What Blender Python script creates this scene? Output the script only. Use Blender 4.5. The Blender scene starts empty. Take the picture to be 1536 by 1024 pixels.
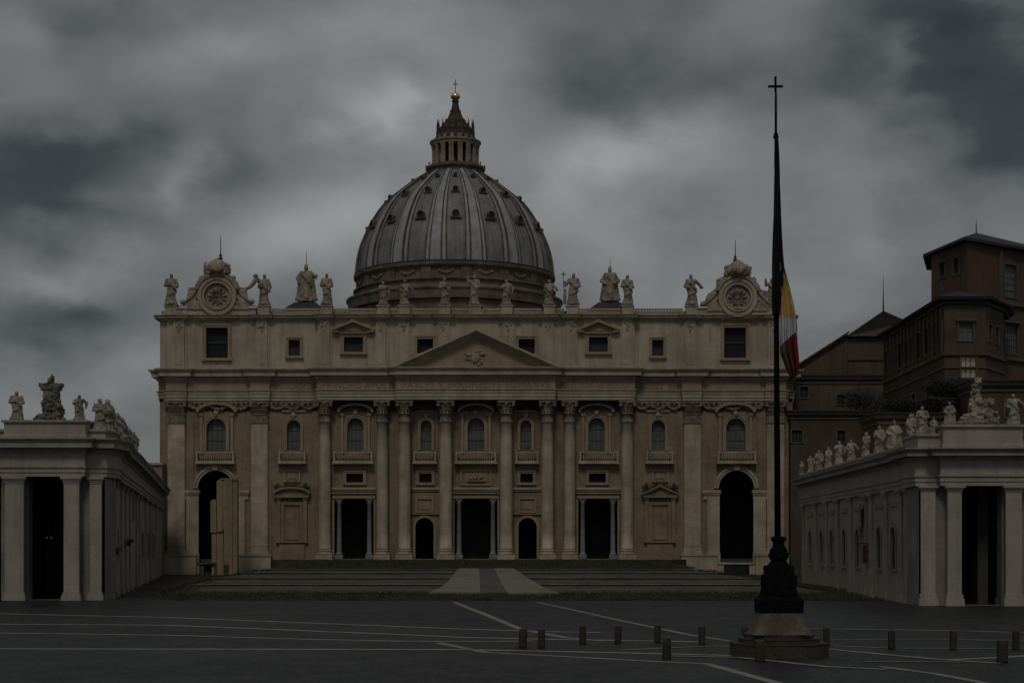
import bpy, bmesh, math, random
from mathutils import Vector, noise
R = math.radians
random.seed(7)
SC = bpy.context.scene
C = SC.collection
# ------------------------------------------------------------------ camera, world, sun, exposure
FPX, HZ, CH = 2400.0, 820.0, 5.0
cd = bpy.data.cameras.new("camera"); cam = bpy.data.objects.new("camera", cd); C.objects.link(cam)
cam.location = (0, 0, CH); cam.rotation_euler = (R(90), 0, 0)
cd.sensor_width = 36; cd.lens = 36 * FPX / 1536; cd.shift_y = (HZ - 512) / 1536
cd.clip_start = 0.5; cd.clip_end = 9000
SC.camera = cam
SUN_EL, SUN_AZ = 52, 8          # azimuth: degrees left of the camera's back
SKY_STRENGTH, SUN_STRENGTH = 0.1, 0.62
world = bpy.data.worlds.new("World"); SC.world = world; world.use_nodes = True
def build_world():
    nt = world.node_tree; nt.nodes.clear(); N = nt.nodes.new; L = nt.links.new
    out = N('ShaderNodeOutputWorld'); bg = N('ShaderNodeBackground'); L(bg.outputs[0], out.inputs[0])
    bg.inputs[1].default_value = SKY_STRENGTH
    sky = N('ShaderNodeTexSky'); sky.sky_type = 'NISHITA'; sky.sun_disc = False
    sky.sun_elevation = R(SUN_EL); sky.sun_rotation = R(180 + SUN_AZ)
    tc = N('ShaderNodeTexCoord'); sp = N('ShaderNodeSeparateXYZ'); L(tc.outputs['Generated'], sp.inputs[0])
    def m(op, a, b=None, c=None, clamp=False):
        n = N('ShaderNodeMath'); n.operation = op; n.use_clamp = clamp
        for i, v in enumerate((a, b, c)):
            if v is None: continue
            if isinstance(v, (int, float)): n.inputs[i].default_value = v
            else: L(v, n.inputs[i])
        return n.outputs[0]
    zz = m('ADD', m('MAXIMUM', sp.outputs[2], 0.0), 0.16)
    cp = N('ShaderNodeCombineXYZ'); L(m('DIVIDE', sp.outputs[0], zz), cp.inputs[0]); L(m('DIVIDE', sp.outputs[1], zz), cp.inputs[1])
    def nz(scale, det, rough, dist, loc, sx=1.0, sy=1.0):
        mp = N('ShaderNodeMapping'); mp.inputs['Location'].default_value = loc; mp.inputs['Scale'].default_value = (sx, sy, 1)
        L(cp.outputs[0], mp.inputs[0])
        t = N('ShaderNodeTexNoise'); t.inputs['Scale'].default_value = scale; t.inputs['Detail'].default_value = det
        t.inputs['Roughness'].default_value = rough; t.inputs['Distortion'].default_value = dist * .4
        L(mp.outputs[0], t.inputs['Vector']); return t.outputs[0]
    a = nz(1.15, 4, .5, .35, (3.1, 1.7, 0), 1.0, .8)
    b = nz(3.2, 4, .52, .5, (7.3, 2.2, 0), 1.0, .7)
    v = m('ADD', m('MULTIPLY', m('SUBTRACT', a, .5), .12), m('MULTIPLY', m('SUBTRACT', b, .5), .16))
    # broad brighter and darker masses of cloud, at fixed bearings and elevations
    px = m('DIVIDE', sp.outputs[0], m('MAXIMUM', m('ABSOLUTE', sp.outputs[1]), .05))
    py = m('DIVIDE', sp.outputs[2], m('MAXIMUM', m('ABSOLUTE', sp.outputs[1]), .05))
    mpw = N('ShaderNodeMapping'); mpw.inputs['Scale'].default_value = (1, 1, 1.4); L(tc.outputs['Generated'], mpw.inputs[0]); tw = N('ShaderNodeTexNoise'); tw.inputs['Scale'].default_value = 17; tw.inputs['Detail'].default_value = 5; L(mpw.outputs[0], tw.inputs['Vector'])
    wb = m('MULTIPLY', m('SUBTRACT', tw.outputs[0], .5), .1)
    px = m('ADD', px, wb); py = m('ADD', py, m('MULTIPLY', wb, .6))
    for (cx, cy, rx, ry, am) in LOBES:
        dx = m('DIVIDE', m('SUBTRACT', px, (cx - 768) / FPX), rx / FPX); dy = m('DIVIDE', m('SUBTRACT', py, (HZ - cy) / FPX), ry / FPX)
        d2 = m('ADD', m('MULTIPLY', dx, dx), m('MULTIPLY', dy, dy))
        v = m('ADD', v, m('MULTIPLY', m('EXPONENT', m('MULTIPLY', d2, -1.0)), am))
    def dn(scale, rot, sc, det, rough, loc, dist):
        mp = N('ShaderNodeMapping'); mp.inputs['Rotation'].default_value = (0, rot, 0); mp.inputs['Scale'].default_value = sc; mp.inputs['Location'].default_value = loc
        L(tc.outputs['Generated'], mp.inputs[0]); t = N('ShaderNodeTexNoise'); t.inputs['Scale'].default_value = scale; t.inputs['Detail'].default_value = det
        t.inputs['Roughness'].default_value = rough; t.inputs['Distortion'].default_value = dist; L(mp.outputs[0], t.inputs['Vector']); return t.outputs[0]
    v = m('ADD', v, m('MULTIPLY', m('SUBTRACT', dn(11, R(24), (1, 1, 1.7), 3.4, .48, (.3, .1, .7), .12), .5), .3))
    v = m('ADD', v, m('MULTIPLY', m('SUBTRACT', dn(5.5, R(20), (1, 1, 1.7), 3, .5, (1.3, .4, .2), .3), .5), .1))
    ed_ = N('ShaderNodeMapRange'); ed_.interpolation_type = 'SMOOTHSTEP'; L(dn(8.5, R(26), (1, 1, 1.9), 5, .5, (2.3, .7, 1.1), .15), ed_.inputs[0])
    for k_, q_ in enumerate((.36, .64, -.06, .06)): ed_.inputs[1 + k_].default_value = q_
    v = m('ADD', v, ed_.outputs[0])
    fac = m('MAXIMUM', m('ADD', v, .315), m('ADD', m('MULTIPLY', v, .3), .13), clamp=True)
    cr = N('ShaderNodeValToRGB'); L(fac, cr.inputs[0]); e = cr.color_ramp.elements; cr.color_ramp.interpolation = 'B_SPLINE'
    cr.color_ramp.interpolation = 'LINEAR'
    lin = lambda q: ((q / 255 + .055) / 1.055) ** 2.4 / SKY_STRENGTH
    for k in range(7):
        q = 50 + 20 * k; t = k / 6; col = (lin(q - 3.5 * (1 - t) - 1.5), lin(q + 1), lin(q + 1.5 * (1 - t) + 1.5), 1)
        el = e[0] if k == 0 else e[1] if k == 6 else cr.color_ramp.elements.new(t); el.position = t; el.color = col
    mx = N('ShaderNodeMixRGB'); mx.inputs[0].default_value = .985; L(sky.outputs[0], mx.inputs[1]); L(cr.outputs[0], mx.inputs[2])
    L(mx.outputs[0], bg.inputs[0])
LOBES = [(700, 300, 220, 110, 0.07), (1500, 130, 220, 110, -0.33), (10, 265, 150, 80, -0.27), (520, 150, 90, 60, 0.14), (1000, 220, 120, 45, 0.21), (960, 110, 150, 80, -0.19), (430, 350, 120, 45, 0.24), (530, 10, 150, 80, 0.19), (80, 505, 120, 45, -0.16), (1400, 20, 160, 40, -0.26), (560, 190, 70, 35, 0.33), (950, 380, 220, 110, 0.16), (170, 30, 160, 40, -0.17), (300, 250, 50, 50, 0.20), (910, 230, 70, 35, 0.23), (80, 430, 70, 35, 0.23), (80, 340, 160, 40, -0.14), (1370, 65, 50, 50, 0.20), (360, 270, 50, 50, -0.12), (1330, 350, 50, 50, 0.10), (1520, 230, 90, 60, -0.09), (830, 290, 50, 50, 0.15), (540, 310, 70, 35, 0.16), (130, 215, 160, 40, -0.11), (220, 540, 70, 35, 0.11), (1260, 270, 50, 50, 0.08), (1030, 320, 50, 50, -0.11), (330, 70, 120, 45, 0.12), (700, 90, 150, 80, 0.07), (1300, 180, 50, 50, 0.11), (15, 60, 70, 35, 0.10), (1400, 130, 70, 35, 0.13), (1100, 280, 50, 50, -0.08), (80, 465, 70, 35, -0.16)]
build_world()
sl = bpy.data.lights.new("sun", 'SUN'); sun = bpy.data.objects.new("sun", sl); C.objects.link(sun)
sl.energy = SUN_STRENGTH; sl.angle = R(13); sl.color = (1.0, .93, .84)
_d = Vector((-math.sin(R(SUN_AZ)) * math.cos(R(SUN_EL)), -math.cos(R(SUN_AZ)) * math.cos(R(SUN_EL)), math.sin(R(SUN_EL))))
sun.rotation_euler = _d.to_track_quat('Z', 'Y').to_euler()
SC.view_settings.view_transform = 'Standard'; SC.view_settings.look = 'None'
SC.view_settings.exposure = 0.0; SC.view_settings.gamma = 1; SC.view_settings.use_curve_mapping = False
SC.render.engine = 'CYCLES'; SC.cycles.max_bounces = 5; SC.cycles.diffuse_bounces = 3

# ------------------------------------------------------------------ measuring helpers
def fx(px, Y): return (px - 768) * Y / FPX
def fz(py, Y): return CH + (HZ - py) * Y / FPX
def gy(py): return FPX * CH / (py - HZ)
F = 292.7

# ------------------------------------------------------------------ materials
M = {}
def mat(name, col, rough=.85, metal=0, var=.25, vscale=.25, fine=0.0, fscale=6, bump=.0, bscale=8, streak=0, streakcol=None,
        brick=None, spec=.3, stain=0, staincol=(.05, .045, .04), emit=None, polar=None):
    mt = bpy.data.materials.new(name); mt.use_nodes = True; nt = mt.node_tree; N = nt.nodes.new; L = nt.links.new
    bs = nt.nodes['Principled BSDF']; bs.inputs['Roughness'].default_value = rough; bs.inputs['Metallic'].default_value = metal
    bs.inputs['Specular IOR Level'].default_value = spec
    geo = N('ShaderNodeNewGeometry'); pos = geo.outputs['Position']
    def noise_(vec, s, det=4, sc=(1, 1, 1), rough=.55):
        mp = N('ShaderNodeMapping'); mp.inputs['Scale'].default_value = sc; L(vec, mp.inputs[0])
        t = N('ShaderNodeTexNoise'); t.inputs['Scale'].default_value = s; t.inputs['Detail'].default_value = det; t.inputs['Roughness'].default_value = rough
        L(mp.outputs[0], t.inputs['Vector']); return t.outputs[0]
    def rng(x, a, b, c, d):
        r = N('ShaderNodeMapRange'); r.inputs[1].default_value = a; r.inputs[2].default_value = b; r.inputs[3].default_value = c; r.inputs[4].default_value = d
        L(x, r.inputs[0]); return r.outputs[0]
    def mixc(f, a, b, bt='MIX'):
        x = N('ShaderNodeMixRGB'); x.blend_type = bt
        for i, v in enumerate((f, a, b)):
            if isinstance(v, (int, float)): x.inputs[i].default_value = v
            elif isinstance(v, tuple): x.inputs[i].default_value = (*v[:3], 1)
            else: L(v, x.inputs[i])
        return x.outputs[0]
    cur = tuple(col)
    v = rng(noise_(pos, vscale), .3, .7, 1 - var, 1 + var)
    cur = mixc(1.0, cur, v, 'MULTIPLY')
    if fine: cur = mixc(1.0, cur, rng(noise_(pos, fscale, 3), .3, .7, 1 - fine, 1 + fine), 'MULTIPLY')
    hgt = None
    if brick:
        sp = N('ShaderNodeSeparateXYZ'); L(pos, sp.inputs[0]); ad = N('ShaderNodeMath'); ad.operation = 'ADD'; L(sp.outputs[0], ad.inputs[0]); L(sp.outputs[1], ad.inputs[1])
        cb = N('ShaderNodeCombineXYZ'); L(ad.outputs[0], cb.inputs[0]); L(sp.outputs[2], cb.inputs[1])
        bt = N('ShaderNodeTexBrick'); bt.inputs['Scale'].default_value = 1; bt.inputs['Brick Width'].default_value = brick[0]; bt.inputs['Row Height'].default_value = brick[1]
        bt.inputs['Mortar Size'].default_value = brick[2]; bt.inputs['Color1'].default_value = (1, 1, 1, 1); bt.inputs['Color2'].default_value = (.86, .84, .82, 1); bt.inputs['Mortar'].default_value = (.62, .6, .58, 1)
        bt.inputs['Mortar Smooth'].default_value = .6
        L(cb.outputs[0], bt.inputs['Vector']); cur = mixc(brick[3], cur, mixc(1.0, cur, bt.outputs[0], 'MULTIPLY'))
    if streak:
        if polar:
            sp = N('ShaderNodeSeparateXYZ'); L(pos, sp.inputs[0])
            sx = N('ShaderNodeMath'); sx.operation = 'SUBTRACT'; sx.inputs[1].default_value = polar[0]; L(sp.outputs[0], sx.inputs[0])
            sy = N('ShaderNodeMath'); sy.operation = 'SUBTRACT'; sy.inputs[1].default_value = polar[1]; L(sp.outputs[1], sy.inputs[0])
            at = N('ShaderNodeMath'); at.operation = 'ARCTAN2'; L(sy.outputs[0], at.inputs[0]); L(sx.outputs[0], at.inputs[1])
            ml = N('ShaderNodeMath'); ml.operation = 'MULTIPLY'; ml.inputs[1].default_value = 26; L(at.outputs[0], ml.inputs[0])
            cb = N('ShaderNodeCombineXYZ'); L(ml.outputs[0], cb.inputs[0]); L(sp.outputs[2], cb.inputs[2]); sv = cb.outputs[0]
        else: sv = pos
        s = rng(noise_(sv, 1.1, 5, (1, 1, .09), .62), .48, .75, 0, streak)
        cur = mixc(s, cur, streakcol or tuple(c * .35 for c in col))
    if stain:
        s = rng(noise_(pos, .55, 6, (1, 1, .8), .65), .52, .72, 0, stain); cur = mixc(s, cur, staincol)
    L(cur, bs.inputs['Base Color'])
    if bump:
        bp = N('ShaderNodeBump'); bp.inputs['Strength'].default_value = bump; bp.inputs['Distance'].default_value = .12
        L(noise_(pos, bscale, 4), bp.inputs['Height']); L(bp.outputs[0], bs.inputs['Normal'])
    if emit: bs.inputs['Emission Color'].default_value = (*emit[:3], 1); bs.inputs['Emission Strength'].default_value = emit[3]
    M[name] = mt; return mt
XD, YD = fx(682, 423), 423.0
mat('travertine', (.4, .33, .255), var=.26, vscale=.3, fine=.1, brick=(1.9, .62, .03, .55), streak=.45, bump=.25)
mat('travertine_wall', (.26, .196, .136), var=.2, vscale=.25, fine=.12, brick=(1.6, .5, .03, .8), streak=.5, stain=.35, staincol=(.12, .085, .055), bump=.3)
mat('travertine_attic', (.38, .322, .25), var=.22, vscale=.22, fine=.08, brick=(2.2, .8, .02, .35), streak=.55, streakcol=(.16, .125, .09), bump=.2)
mat('cornice_stone', (.37, .305, .232), var=.22, vscale=.4, fine=.12, streak=.4, bump=.2)
mat('frieze_stone', (.3, .225, .158), var=.15, vscale=.3, streak=.35, bump=.15)
mat('carved_stone', (.185, .152, .116), var=.4, vscale=.9, fine=.3, fscale=3, stain=.55, bump=.6, bscale=4)
mat('carved_light', (.3, .25, .195), var=.35, vscale=.9, fine=.25, fscale=3, stain=.4, bump=.5, bscale=4)
mat('dark_stone', (.075, .06, .045), var=.5, vscale=.5, fine=.3, bump=.4, stain=.4, staincol=(.03, .027, .024))
mat('letter_stone', (.175, .132, .092), var=.25)
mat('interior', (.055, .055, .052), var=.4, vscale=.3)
mat('grey_column', (.2, .215, .215), var=.25, vscale=.8, streak=.3, rough=.55)
mat('pane', (.1, .103, .1), rough=.5, var=.22, vscale=.7, spec=.3)
mat('dark_pane', (.018, .022, .024), rough=.45, var=.4, vscale=.9, spec=.25)
mat('dim_curtain', (.035, .04, .043), var=.4, vscale=2)
mat('black_pane', (.012, .013, .015), rough=.5, spec=.2)
mat('glazing_bar', (.078, .078, .072), var=.2)
mat('curtain', (.12, .13, .13), var=.35, vscale=3)
mat('lead', (.16, .162, .16), rough=.6, var=.25, vscale=.25, fine=.15, fscale=2, streak=.85, streakcol=(.07, .055, .04), bump=.15, spec=.4, polar=(XD, YD))
mat('lead_rib', (.27, .275, .28), rough=.6, var=.2, vscale=.4, fine=.12, streak=.65, streakcol=(.11, .1, .088), spec=.4, polar=(XD, YD))
mat('rust_edge', (.085, .07, .052), var=.5, vscale=.5)
mat('drum_stone', (.14, .115, .088), var=.35, vscale=.35, fine=.2, stain=.6, streak=.5, bump=.4)
mat('lantern_stone', (.235, .2, .155), var=.3, vscale=.8, streak=.4, bump=.3)
mat('lantern_dark', (.055, .045, .036), var=.4, vscale=1.0, fine=.3, stain=.3, bump=.5)
mat('gilt', (.85, .62, .3), rough=.28, metal=1, var=.15)
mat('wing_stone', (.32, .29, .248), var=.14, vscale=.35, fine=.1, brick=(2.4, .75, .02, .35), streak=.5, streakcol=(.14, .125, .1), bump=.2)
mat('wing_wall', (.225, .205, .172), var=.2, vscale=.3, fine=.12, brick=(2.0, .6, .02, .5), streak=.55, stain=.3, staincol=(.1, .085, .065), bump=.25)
mat('wing_cornice', (.25, .23, .198), var=.25, vscale=.5, fine=.12, streak=.45, bump=.2)
mat('statue_brown', (.26, .215, .165), var=.35, vscale=.8, fine=.25, fscale=2.5, stain=.65, streak=.5, bump=.4, bscale=6)
mat('statue_pale', (.27, .24, .195), var=.35, vscale=1.2, fine=.3, fscale=4, stain=.8, streak=.6, staincol=(.07, .06, .05), bump=.5, bscale=8)
mat('sculpture_dark', (.15, .132, .11), var=.4, vscale=.8, fine=.3, fscale=3, stain=.6, bump=.5)
mat('red_plaster', (.1, .056, .038), var=.25, vscale=.2, fine=.12, streak=.45, stain=.4, staincol=(.06, .035, .025), bump=.2)
mat('brown_plaster', (.082, .058, .04), var=.3, vscale=.15, fine=.15, streak=.5, stain=.45, staincol=(.04, .03, .022), bump=.2)
mat('ochre_plaster', (.095, .072, .05), var=.3, vscale=.2, streak=.5, stain=.5, staincol=(.05, .038, .028))
mat('grey_plaster', (.1, .085, .066), var=.2, vscale=.3, streak=.4)
mat('roof_dark', (.03, .031, .033), var=.3, rough=.7)
mat('roof_tile', (.06, .048, .038), var=.35, vscale=.8, rough=.9, bump=.6, bscale=3)
mat('lit_pane', (.3, .28, .22), rough=.5, var=.3, vscale=1.2, emit=(.9, .75, .45, .03))  # pale curtained pane; faint emission lightens it, no lamp behind
mat('asphalt', (.034, .036, .037), rough=.5)
mat('paving_line', (.2, .182, .155), rough=.6, var=.35, vscale=.7, fine=.3, stain=.5, staincol=(.09, .085, .078))
mat('terrace_stone', (.066, .063, .051), var=.4, vscale=.1, fine=.35, fscale=.8, stain=.8, staincol=(.045, .048, .032), bump=.3)
mat('nosing', (.22, .21, .18), var=.45, vscale=.3, stain=.9, staincol=(.08, .08, .06))
mat('ramp_stone', (.165, .15, .12), var=.25, vscale=.25, fine=.2, fscale=1.2, stain=.6, staincol=(.1, .09, .07))
mat('ramp_dark', (.075, .072, .062), var=.3, vscale=.3, fine=.15)
mat('soil', (.028, .032, .018), var=.4, vscale=.6, fine=.4, fscale=5, bump=.6)
mat('grass_blade', (.05, .055, .03), var=.5, vscale=.5, rough=.7)
mat('leaf', (.012, .016, .01), var=.5, vscale=.9, rough=.7)
mat('bark', (.05, .04, .03), var=.3)
mat('iron', (.0045, .005, .0062), rough=.8, var=.4, vscale=3, spec=.06, bump=.2)
mat('black_cloth', (.008, .009, .011), rough=.95, var=.4, vscale=3)
mat('plinth_stone', (.105, .085, .064), var=.4, vscale=1.3, fine=.25, fscale=5, stain=.6, staincol=(.04, .032, .026), streak=.6, bump=.4)
mat('step_stone', (.046, .035, .027), var=.35, vscale=1.0, fine=.2, stain=.4, bump=.3, rough=.6)
mat('bollard_wood', (.04, .03, .022), var=.35, vscale=2.5, fine=.3, fscale=9, streak=.7, streakcol=(.025, .019, .014), bump=.4, rough=.7)
mat('bollard_cap', (.065, .055, .045), var=.3, vscale=4)
mat('tan_stone', (.26, .2, .125), var=.2, vscale=.4, fine=.15, stain=.4, staincol=(.13, .09, .05), streak=.4, bump=.3)
mat('rust_red', (.075, .035, .024), var=.4, vscale=2)
mat('lamp_glow', (.8, .6, .4), emit=(1, .85, .7, .07))
# the cobbled square: setts, damp patches
def ground_mat():
    nt = M['asphalt'].node_tree; N = nt.nodes.new; L = nt.links.new; bs = nt.nodes['Principled BSDF']
    geo = N('ShaderNodeNewGeometry'); v = N('ShaderNodeTexVoronoi'); v.inputs['Scale'].default_value = 5.5; L(geo.outputs['Position'], v.inputs['Vector'])
    n = N('ShaderNodeTexNoise'); n.inputs['Scale'].default_value = .06; n.inputs['Detail'].default_value = 6; n.inputs['Roughness'].default_value = .6; L(geo.outputs['Position'], n.inputs['Vector'])
    hs = N('ShaderNodeSeparateColor'); L(v.outputs['Color'], hs.inputs[0])
    r = N('ShaderNodeMapRange'); L(hs.outputs[0], r.inputs[0]); r.inputs[3].default_value = .4; r.inputs[4].default_value = 1.7
    r2 = N('ShaderNodeMapRange'); L(n.outputs[0], r2.inputs[0]); r2.inputs[1].default_value = .3; r2.inputs[2].default_value = .7; r2.inputs[3].default_value = .7; r2.inputs[4].default_value = 1.25
    a = N('ShaderNodeMath'); a.operation = 'MULTIPLY'; L(r.outputs[0], a.inputs[0]); L(r2.outputs[0], a.inputs[1])
    n4 = N('ShaderNodeTexNoise'); n4.inputs['Scale'].default_value = .5; n4.inputs['Detail'].default_value = 5; L(geo.outputs['Position'], n4.inputs['Vector'])
    r4 = N('ShaderNodeMapRange'); L(n4.outputs[0], r4.inputs[0]); r4.inputs[1].default_value = .3; r4.inputs[2].default_value = .7; r4.inputs[3].default_value = .72; r4.inputs[4].default_value = 1.28
    a4 = N('ShaderNodeMath'); a4.operation = 'MULTIPLY'; L(a.outputs[0], a4.inputs[0]); L(r4.outputs[0], a4.inputs[1]); a = a4
    mx = N('ShaderNodeMixRGB'); mx.blend_type = 'MULTIPLY'; mx.inputs[0].default_value = 1; mx.inputs[1].default_value = (.0235, .0245, .0245, 1); L(a.outputs[0], mx.inputs[2]); L(mx.outputs[0], bs.inputs['Base Color'])
    r3 = N('ShaderNodeMapRange'); L(n.outputs[0], r3.inputs[0]); r3.inputs[1].default_value = .35; r3.inputs[2].default_value = .65; r3.inputs[3].default_value = .42; r3.inputs[4].default_value = .62; L(r3.outputs[0], bs.inputs['Roughness'])
    bp = N('ShaderNodeBump'); bp.inputs['Strength'].default_value = .6; bp.inputs['Distance'].default_value = .03; L(v.outputs['Distance'], bp.inputs['Height']); bp.invert = True; L(bp.outputs[0], bs.inputs['Normal'])
    bs.inputs['Specular IOR Level'].default_value = .13
ground_mat()

# ------------------------------------------------------------------ mesh building
class MB:
    def __init__(s, fr=(0, 0, 1, 0)): s.v = []; s.f = []; s.m = []; s.sm = []; s.fr = fr; s.mi = 0; s.smooth = False
    def P(s, u, d, z):
        ox, oy, dx, dy = s.fr; return (ox + dx * u + dy * d, oy + dy * u - dx * d, z)
    def add(s, vs, fs, world=False, smooth=None):
        b = len(s.v); s.v += vs if world else [s.P(*p) for p in vs]
        for f in fs: s.f.append(tuple(b + i for i in f)); s.m.append(s.mi); s.sm.append(s.smooth if smooth is None else smooth)
    def box(s, u0, u1, d0, d1, z0, z1):
        s.add([(u0, d0, z0), (u1, d0, z0), (u1, d1, z0), (u0, d1, z0), (u0, d0, z1), (u1, d0, z1), (u1, d1, z1), (u0, d1, z1)],
              [(0, 1, 2, 3), (4, 5, 6, 7), (0, 1, 5, 4), (1, 2, 6, 5), (2, 3, 7, 6), (3, 0, 4, 7)])
        return s
    def taper(s, u0, u1, d0, d1, z0, z1, g):   # box whose top is grown by g on each side
        s.add([(u0, d0, z0), (u1, d0, z0), (u1, d1, z0), (u0, d1, z0), (u0 - g, d0 - g, z1), (u1 + g, d0 - g, z1), (u1 + g, d1 + g, z1), (u0 - g, d1 + g, z1)],
              [(0, 1, 2, 3), (4, 5, 6, 7), (0, 1, 5, 4), (1, 2, 6, 5), (2, 3, 7, 6), (3, 0, 4, 7)]); return s
    def prism(s, pts, d0, d1):                 # polygon in (u,z) extruded along d
        n = len(pts); s.add([(u, d0, z) for u, z in pts] + [(u, d1, z) for u, z in pts],
              [tuple(range(n)), tuple(range(n, 2 * n))] + [(i, (i + 1) % n, n + (i + 1) % n, n + i) for i in range(n)]); return s
    def slab(s, pts, z0, z1):                  # world polygon (x,y) extruded in z
        n = len(pts); s.add([(x, y, z0) for x, y in pts] + [(x, y, z1) for x, y in pts],
              [tuple(range(n)), tuple(range(n, 2 * n))] + [(i, (i + 1) % n, n + (i + 1) % n, n + i) for i in range(n)], world=True); return s
    def lathe(s, cx, cy, prof, n=24, a0=0, a1=2 * math.pi, smooth=True, world=True, wob=None):
        full = abs(a1 - a0 - 2 * math.pi) < 1e-6; k = n if full else n + 1; vs = []
        for (r, z) in prof:
            for i in range(k):
                a = a0 + (a1 - a0) * i / n; rr = r * (wob(a, z) if wob else 1)
                vs.append((cx + rr * math.cos(a), cy + rr * math.sin(a), z))
        fs = [(j * k + i, j * k + (i + 1) % k, (j + 1) * k + (i + 1) % k, (j + 1) * k + i) for j in range(len(prof) - 1) for i in range(n)]
        if full:
            if prof[0][0] > 1e-4: fs.append(tuple(range(k)))
            if prof[-1][0] > 1e-4: fs.append(tuple((len(prof) - 1) * k + i for i in range(k)))
        s.add(vs, fs, world=world, smooth=smooth); return s
    def tube(s, pts, rs, n=8, world=True, smooth=True):
        pts = [Vector(p) for p in pts]; vs = []; m = len(pts)
        for i, p in enumerate(pts):
            t = (pts[min(i + 1, m - 1)] - pts[max(i - 1, 0)]).normalized()
            a = t.cross(Vector((0, 0, 1))) if abs(t.z) < .95 else t.cross(Vector((1, 0, 0)))
            a.normalize(); b = t.cross(a); r = rs[i] if isinstance(rs, (list, tuple)) else rs
            for k in range(n):
                g = 2 * math.pi * k / n; q = p + (a * math.cos(g) + b * math.sin(g)) * r; vs.append(tuple(q))
        fs = [(j * n + i, j * n + (i + 1) % n, (j + 1) * n + (i + 1) % n, (j + 1) * n + i) for j in range(m - 1) for i in range(n)]
        fs += [tuple(range(n)), tuple((m - 1) * n + i for i in range(n))]
        s.add(vs, fs, world=world, smooth=smooth); return s
    def ball(s, c, r, n=12, k=7, world=True, wob=0, seed=0):
        rx, ry, rz = (r, r, r) if isinstance(r, (int, float)) else r; vs = []
        for j in range(k + 1):
            th = math.pi * j / k
            for i in range(n):
                a = 2 * math.pi * i / n; d = Vector((math.sin(th) * math.cos(a), math.sin(th) * math.sin(a), math.cos(th)))
                w = 1 + (wob * noise.noise(d * 2.1 + Vector((seed * 3.7, seed, 0))) if wob else 0)
                vs.append((c[0] + d.x * rx * w, c[1] + d.y * ry * w, c[2] + d.z * rz * w))
        fs = [(j * n + i, j * n + (i + 1) % n, (j + 1) * n + (i + 1) % n, (j + 1) * n + i) for j in range(k) for i in range(n)]
        s.add(vs, fs, world=world, smooth=True); return s
    def mold(s, path, prof, caps=True):        # profile (offset, z) swept along a world plan polyline, outward = right of travel
        P = [Vector(p) for p in path]; n = len(P); offs = []
        for i in range(n):
            ns = []
            if i > 0: d = (P[i] - P[i - 1]).normalized(); ns.append(Vector((d.y, -d.x)))
            if i < n - 1: d = (P[i + 1] - P[i]).normalized(); ns.append(Vector((d.y, -d.x)))
            if len(ns) == 1: offs.append(ns[0])
            else: q = ns[0] + ns[1]; offs.append(q / max(.3, 1 + ns[0].dot(ns[1])))
        k = len(prof); vs = [(P[i].x + offs[i].x * o, P[i].y + offs[i].y * o, z) for i in range(n) for (o, z) in prof]
        fs = [(i * k + j, (i + 1) * k + j, (i + 1) * k + j + 1, i * k + j + 1) for i in range(n - 1) for j in range(k - 1)]
        if caps: fs += [tuple(range(k)), tuple((n - 1) * k + j for j in range(k))]
        s.add(vs, fs, world=True); return s
    def wall(s, u0, u1, z0, z1, d, holes=(), th=1.0, seg=10):
        xs = {u0, u1}
        for h in holes:
            a, b = h[0], h[1]; xs |= {a, b}
            if len(h) > 4 and h[4]: xs |= {a + (b - a) * (1 - math.cos(math.pi * i / (seg))) / 2 for i in range(seg + 1)}
        xs = sorted(xs); ys = [xs[0]]
        for x in xs[1:]:
            if x - ys[-1] > 1e-5: ys.append(x)
        def top(h, u):
            if len(h) > 4 and h[4]:
                r = (h[1] - h[0]) / 2; c = (h[0] + h[1]) / 2; return h[3] - r + math.sqrt(max(0, r * r - (u - c) ** 2))
            return h[3]
        for a, b in zip(ys, ys[1:]):
            m_ = (a + b) / 2; hs = sorted([h for h in holes if h[0] - 1e-6 < m_ < h[1] + 1e-6], key=lambda h: h[2]); ca = cb = z0
            for h in hs:
                if h[2] > ca + 1e-5: s.add([(a, d, ca), (b, d, cb), (b, d, h[2]), (a, d, h[2])], [(0, 1, 2, 3)])
                ca, cb = top(h, a), top(h, b)
            s.add([(a, d, ca), (b, d, cb), (b, d, z1), (a, d, z1)], [(0, 1, 2, 3)])
        for h in holes:
            o = outline(*h[:4], arch=len(h) > 4 and h[4], closed=True); n = len(o)
            for i in range(n):
                (a, za), (b, zb) = o[i], o[(i + 1) % n]; s.add([(a, d, za), (b, d, zb), (b, d - th, zb), (a, d - th, za)], [(0, 1, 2, 3)])
        return s
    def ring(s, inner, outer, d0, d1, closed=False):
        n = len(inner); vs = []
        for (a, za), (b, zb) in zip(inner, outer): vs += [(a, d0, za), (a, d1, za), (b, d1, zb), (b, d0, zb)]
        fs = []
        for i in range(n if closed else n - 1):
            p, q = i * 4, ((i + 1) % n) * 4
            for k in range(4): fs.append((p + k, q + k, q + (k + 1) % 4, p + (k + 1) % 4))
        if not closed: fs += [(0, 1, 2, 3), tuple((n - 1) * 4 + k for k in range(4))]
        s.add(vs, fs); return s
def outline(u0, u1, z0, z1, arch=False, closed=False, seg=12):
    if not arch: return [(u0, z0), (u0, z1), (u1, z1), (u1, z0)]
    r = (u1 - u0) / 2; c = (u0 + u1) / 2; zs = z1 - r
    return [(u0, z0)] + [(c - r * math.cos(math.pi * i / seg), zs + r * math.sin(math.pi * i / seg)) for i in range(seg + 1)] + [(u1, z0)]

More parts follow.
